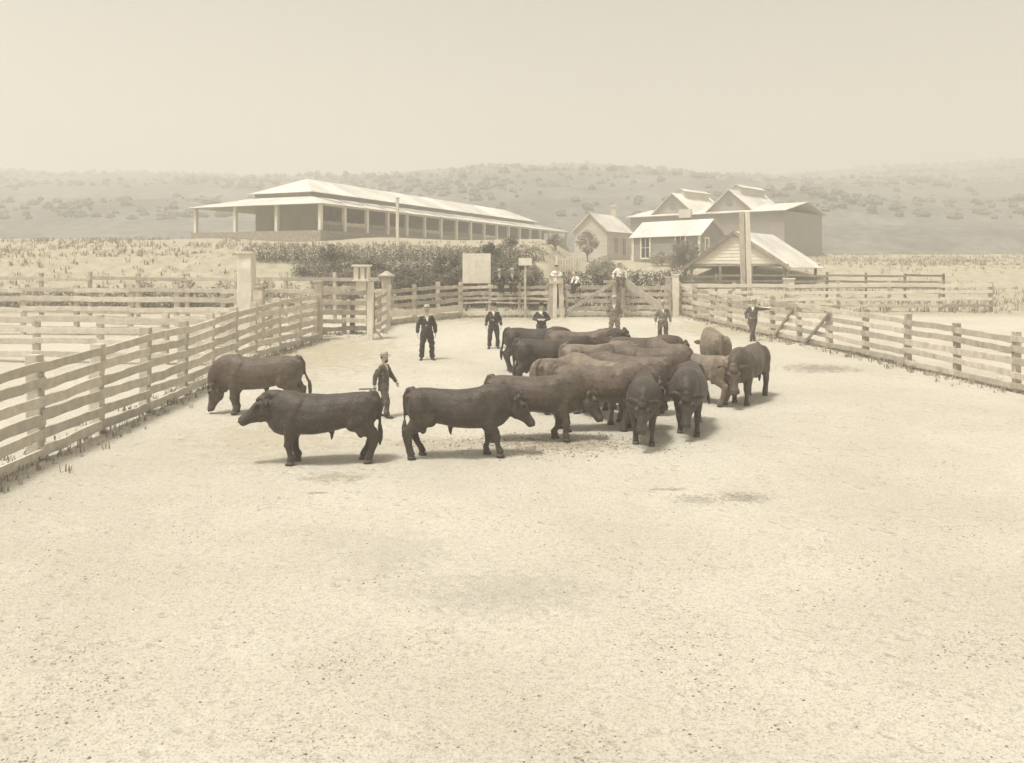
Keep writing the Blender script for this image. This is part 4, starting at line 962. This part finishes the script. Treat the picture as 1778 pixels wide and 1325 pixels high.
    hb = MB(); hb.ell(HC + hm_ @ V((-.03, 0, .03)), (.08, .081, .092), hm_)
    if beard: hb.ell(HC + hm_ @ V((.05, 0, -.085)), (.055, .055, .05), hm_)
    hb.ell(HC + hm_ @ V((.096, 0, -.045)), (.014, .036, .01), hm_)
    link('hair', hb.mesh('hair', True), 'hair', t)
    if hat:
        ht = MB(); c = HC + hm_ @ V((-.008, 0, .062)); up_ = V((0, 0, 1))
        br_ = .175 if hatkind == 'wide' else .145; ch = .125 if hatkind == 'wide' else .115
        if hatkind == 'cap': br_ = .11; ch = .075
        def ring(r, z): return (c + V((0, 0, z)), hm_ @ V((r * 1.12, 0, 0)), hm_ @ V((0, r, 0)))
        ht.loft([ring(br_ * .98, -.004), ring(br_, .004), ring(br_ * .97, .012), ring(.1, .012), ring(.098, ch * .55), ring(.088, ch * .85), ring(.062, ch), ring(.02, ch * 1.02)], 20)
        hob = link('hat', ht.mesh('hat', True), hat, t)
        bd = MB(); bd.loft([ring(.1025, .014), ring(.1015, .04)], 20); link('hat_band', bd.mesh('hat_band', True), 'felt_dark', hob)
    return t
def legs_st(spread=.11, fl=0.0, fr=0.0, out=.25):
    return [((.03 + fl * .5, .10 + spread * .3, .50), (fl, spread, .085), (1, out, -.08)), ((.03 + fr * .5, -.10 - spread * .3, .50), (fr, -spread, .085), (1, -out, -.08))]
DN = (.1, 0, -1)
arms_dn = [((-.03, .25, 1.13), (.03, .26, .88), DN), ((-.03, -.25, 1.13), (.03, -.26, .88), DN)]
def stand(px, py, top, **k):
    y = dist(py); h = (py - top) / FPX * y; return at(px, y), h / 1.80
cam_dir = lambda p: (-p.x, -p.y)
def rot(v, a): a = R(a); return (v[0] * math.cos(a) - v[1] * math.sin(a), v[0] * math.sin(a) + v[1] * math.cos(a))
# walking man beside the lone bull
p, s_ = stand(666, 724, 609)
person('man in dark suit and pale hat walking between two black bulls', p, (1, -.35), s_,
       dict(legs=[((-.02, .09, .50), (-.20, .10, .10), (1, .1, -.25)), ((.14, -.09, .51), (.14, -.10, .085), (1, -.1, -.05))],
            arms=[((.10, .24, 1.14), (.26, .24, .93), (.6, 0, -1)), ((-.12, -.25, 1.13), (-.14, -.28, .88), (.2, 0, -1))]), 'cloth_mid', 'cloth_mid', 'felt_pale', 'wide', beard=True, stout=1.1)
stk = thing('walking_stick', 'short dark stick trailing from the walking man\'s hand', 'stick', p)
w_ = p + Vector((-.30 * s_, -.24 * s_, .80 * s_)); timber('shaft', w_ + Vector((.12, -.02, .0)), w_ + Vector((-.30, .05, -.02)), .03, .03, 'leather', stk)
p, s_ = stand(741, 625, 528)
person('stout man in dark suit and pale hat standing alone with arms at his sides', p, rot(cam_dir(p), 8), s_, dict(legs=legs_st(.17, .02, .0, .35), arms=[((-.04, .27, 1.13), (.04, .28, .86), DN), ((-.04, -.28, 1.13), (.05, -.31, .86), DN)]), hat='felt_pale', hatkind='wide', stout=1.3, coat_len=.24)
p, s_ = stand(857, 605, 524)
person('man in dark suit and dark hat with legs apart behind the far left bull', p, cam_dir(p), s_, dict(legs=legs_st(.16, .0, .03, .3), arms=[((-.04, .26, 1.13), (.05, .29, .88), DN), ((-.04, -.26, 1.13), (.05, -.29, .88), DN)]))
p, s_ = stand(940, 603, 524)
person('man in dark frock coat and dark hat holding his lapels behind the crowd', p, cam_dir(p), s_, dict(legs=legs_st(.11), arms=[((-.02, .31, 1.12), (.17, .13, 1.10), (.2, -1, .1)), ((-.02, -.31, 1.12), (.17, -.13, 1.10), (.2, 1, .1))]), coat_len=.30, trousers='cloth_mid')
p, s_ = stand(1067, 592, 512)
person('man in brown jacket and pale trousers standing by the gate', p, rot(cam_dir(p), -6), s_, dict(legs=legs_st(.13, .0, .05, .3), arms=[((-.06, .27, 1.15), (.02, .22, .92), (.5, -.5, -1)), ((-.06, -.27, 1.15), (.02, -.22, .92), (.5, .5, -1))]), 'cloth_pale', 'cloth_pale', 'felt_pale', 'wide')
p, s_ = stand(1151, 597, 520)
person('man in brown jacket and dark trousers standing at the end of the gate', p, rot(cam_dir(p), 5), s_, dict(legs=legs_st(.10), arms=[((-.03, .28, 1.13), (.05, .30, .88), DN), ((-.03, -.28, 1.13), (.05, -.30, .88), DN)]), 'cloth_pale', 'cloth_mid', 'felt_pale', 'wide')
p, s_ = stand(1307, 592, 517)
person('man in brown suit leaning one arm on the right-hand fence with legs crossed', p, rot(cam_dir(p), 0), s_, dict(legs=[((.05, .02, .50), (.06, -.06, .09), (1, -.2, -.1)), ((.02, -.04, .50), (.0, .05, .085), (1, .2, -.08))],
       arms=[((.06, .46, 1.34), (.10, .70, 1.36), (.2, 1, -.2)), ((-.05, -.29, 1.14), (.05, -.25, .92), (.4, .4, -1))]), 'cloth_mid', 'cloth_mid', 'felt_pale', 'wide', lean=(0, .05))
# sitters on the fence
def sit_pose(sp_=.16, fwd=.0, hands_=(.2, .2)):
    return dict(hip=(0, 0, .10), legs=[((.42, sp_, .10), (.40, sp_ * .9, -.33), (1, .2, -.25)), ((.42, -sp_, .10), (.36, -sp_ * .8, -.33), (1, -.2, -.25))],
                arms=[((-.02, .33, .34), (.04, .36, .06), (.1, .1, -1)), ((-.02, -.33, .34), (.04, -.36, .06), (.1, -.1, -1))])
ps = Vector((X(1076, 46.95), 46.98, zpx(488.3, 46.95) + .09))
person('man in white shirt seated on the peak of the gate timbers', ps, (-.02, -1), 1.0, sit_pose(), shirt_only=True, trousers='cloth_mid', hat='felt_pale', hatkind='wide', group='men on the yard fence')
ps = Vector((X(889, 47), 46.98, zg(0, 47) + 1.70))
pz = sit_pose(.12); pz['arms'] = [((.10, .34, .42), (.30, .20, .22), (.6, -.6, -.4)), ((.10, -.34, .42), (.30, -.20, .22), (.6, .6, -.4))]
person('man in dark suit and pale hat sitting on the fence rail by the small sign', ps, (.1, -1), 1.0, pz, hat='felt_pale', hatkind='wide', lean=(.12, 0), group='men on the yard fence')
ps = Vector((X(866, 47), 46.98, zg(0, 47) + 1.70))
person('man in dark suit sitting on the fence rail at the edge of the notice board', ps, (.35, -1), .95, sit_pose(.1), hat='felt_pale', hatkind='wide', lean=(.08, 0), group='men on the yard fence')
ps = Vector((X(1004, 47.2), 47.15, zg(0, 47) + 1.68))
pz = sit_pose(.1); pz['arms'] = [((.24, .2, .34), (.40, .14, .14), (.5, -.3, -1)), ((.24, -.2, .34), (.42, -.14, .14), (.5, .3, -1))]
person('man in white shirt bending forward on the gate rail with dark trousers', ps, (-.75, -.65), .95, pz, shirt_only=True, trousers='cloth_dark', hat=None, lean=(.26, 0), group='men on the yard fence')
ps = Vector((X(966, 47.3), 47.35, zpx(459, 47.3) - 1.76))
person('man in white shirt standing on the rails leaning over the split posts', ps, (.0, -1), 1.0, dict(legs=legs_st(.1), arms=[((.12, .28, 1.16), (.34, .10, 1.12), (.6, -.8, -.1)), ((.12, -.28, 1.16), (.34, -.10, 1.12), (.6, .8, -.1))]), shirt_only=True, trousers='cloth_mid', hat='felt_dark', hatkind='cap', lean=(.14, 0), group='men on the yard fence')

# ------------------------------------------------------------------ litter on the yard floor
def litter(name, label, cat, count, m, smin, smax, region, flat=.45, straw=False, dens=None):
    b = MB(); k = 0
    while k < count:
        py = random.uniform(*region[1]); y = dist(py) if py < 1325 else 7; x = random.uniform(-.62, .62) * y
        if dens and random.random() > dens(x, y): continue
        k += 1; z = zg(x, y) + 0.022 * noise.noise((x * .5, y * .5, 0)) + 0.012 * noise.noise((x * 1.7, y * 1.7, 3)); s_ = random.uniform(smin, smax) * random.uniform(.5, 1); a = random.random() * 6.28
        i0 = len(b.v)
        if straw:
            dx, dy = math.cos(a) * s_, math.sin(a) * s_; w = .0025 + .02 * s_; px_, py_ = -math.sin(a) * w, math.cos(a) * w; zt = random.uniform(.0, .006)
            b.v += [(x - dx, y - dy, z + .002), (x + dx, y + dy, z + .002 + zt), (x + dx + px_, y + dy + py_, z + .004 + zt), (x - dx + px_, y - dy + py_, z + .004), (x, y, z + .008 + zt)]
            b.f += [(i0, i0 + 1, i0 + 4), (i0 + 1, i0 + 2, i0 + 4), (i0 + 2, i0 + 3, i0 + 4), (i0 + 3, i0, i0 + 4)]
        else:
            n = 6
            for q in range(n):
                r = s_ * random.uniform(.7, 1.1); b.v.append((x + r * math.cos(a + q * 6.28 / n), y + r * .8 * math.sin(a + q * 6.28 / n), z - .003))
            for q in range(n):
                r = s_ * random.uniform(.45, .8); b.v.append((x + r * math.cos(a + .4 + q * 6.28 / n), y + r * .8 * math.sin(a + .4 + q * 6.28 / n), z + s_ * flat * random.uniform(.6, 1)))
            b.v.append((x, y, z + s_ * flat * 1.1))
            for q in range(n):
                q2 = (q + 1) % n; b.f += [(i0 + q, i0 + q2, i0 + n + q2, i0 + n + q), (i0 + n + q, i0 + n + q2, i0 + 2 * n)]
    o = link(name, raw(b, name), m); o['kind'] = 'stuff'; o['label'] = label; o['category'] = cat
    return o
cl = lambda x, y: .12 + .88 * max(0, noise.noise((x * .8, y * .8, 20)) * 2.2)
litter('clods', 'small dark clods and dung crumbs scattered over the yard floor', 'clods', 2600, 'clod', .005, .024, (0, (600, 1325)), dens=cl)
litter('gravel', 'pale pebbles and grit on the yard floor', 'gravel', 5200, 'pebble', .004, .013, (0, (760, 1325)), dens=cl)
litter('straw', 'short bits of dry straw and grass on the yard floor', 'straw', 4500, 'straw', .012, .035, (0, (700, 1325)), straw=True, dens=cl)

nearp = gp(985, 770)
litter('clods', 'brown trampled dung and clods under the lowered heads of the bulls', 'clods', 900, 'clod', .012, .04, (0, (735, 800)), dens=lambda x, y: math.exp(-((x - nearp.x) / 1.6) ** 2 - ((y - nearp.y) / .8) ** 2) + .35 * math.exp(-((x + 1.2) / 1.2) ** 2 - ((y - nearp.y - .2) / .5) ** 2))
def tufts(name, label, places, m):
    b = MB()
    for (x, y, h) in places:
        z = zg(x, y)
        for q in range(5):
            a = random.random() * 6.28; w = h * .09; dx, dy = math.cos(a), math.sin(a); l_ = h * random.uniform(.3, .8); hh = h * random.uniform(.6, 1.1); i0 = len(b.v)
            ox, oy = x + random.uniform(-.5, .5) * h, y + random.uniform(-.5, .5) * h
            b.v += [(ox - dy * w, oy + dx * w, z - .02), (ox + dy * w, oy - dx * w, z - .02), (ox + dx * l_ * .4 + dy * w * .7, oy + dy * l_ * .4 - dx * w * .7, z + hh * .7), (ox + dx * l_ * .4 - dy * w * .7, oy + dy * l_ * .4 + dx * w * .7, z + hh * .7), (ox + dx * l_, oy + dy * l_, z + hh)]
            b.f += [(i0, i0 + 1, i0 + 2, i0 + 3), (i0 + 3, i0 + 2, i0 + 4)]
    o = link(name, raw(b, name), m); o['kind'] = 'stuff'; o['label'] = label; o['category'] = 'grass'
mat('dry_grass', (0.37, 0.33, 0.245), 0.9, 0.45, .8, 0)
pl = []
for (p0_, p1_, k) in (((X(550, 36.9), 36.9), (X(440, 31.0), 31.0), 220), ((X(440, 31.0), 31.0), (-9.15, 24), 200), ((-9.15, 24), (-9.6, 12.5), 300), ((X(1180, 48.6), 48.6), (X(1342, 37.6), 37.6), 420), ((X(1342, 37.6), 37.6), (X(1440, 33.9), 33.9), 160), ((X(1440, 33.9), 33.9), (14.3, 24.5), 260), ((X(676, 43), 43), (X(800, 47), 47), 260), ((X(800, 47), 47), (X(1160, 47.6), 47.6), 520), ((X(555, 38.6), 38.6), (X(640, 38.9), 38.9), 90)):
    for _ in range(k):
        t = random.random(); g_ = random.gauss(0, .38); pl.append((p0_[0] + (p1_[0] - p0_[0]) * t + g_, p0_[1] + (p1_[1] - p0_[1]) * t + random.gauss(0, .38), random.uniform(.06, .2)))
tufts('grass', 'dry grass tufts along the foot of the yard fences', pl, 'dry_grass')
pl = []
while len(pl) < 9000:
    y = random.uniform(49, 160); x = random.uniform(-.66, .66) * y
    if noise.noise((x * .15, y * .15, 2)) + random.uniform(-.4, .4) < 0 or (-.3 < x / y < .33 and y > 76): continue
    pl.append((x, y, random.uniform(.12, .4)))
tufts('grass', 'rough pasture grass on the bank and paddocks beyond the yard', pl, 'dry_grass')
# ------------------------------------------------------------------ haze
hb = MB(); hb.box((0, 470, 46), (1560, 560, 52)); hz = link('haze', hb.mesh('haze')); hz['kind'] = 'stuff'
hm_ = bpy.data.materials.new('haze'); hm_.use_nodes = True; hn_ = hm_.node_tree; hn_.nodes.remove(hn_.nodes['Principled BSDF'])
pv = hn_.nodes.new('ShaderNodeVolumePrincipled'); pv.inputs['Color'].default_value = (0.95, 0.92, 0.855, 1); pv.inputs['Density'].default_value = 0.0033; pv.inputs['Anisotropy'].default_value = 0.2
hn_.links.new(pv.outputs[0], hn_.nodes['Material Output'].inputs['Volume']); hz.data.materials.append(hm_)
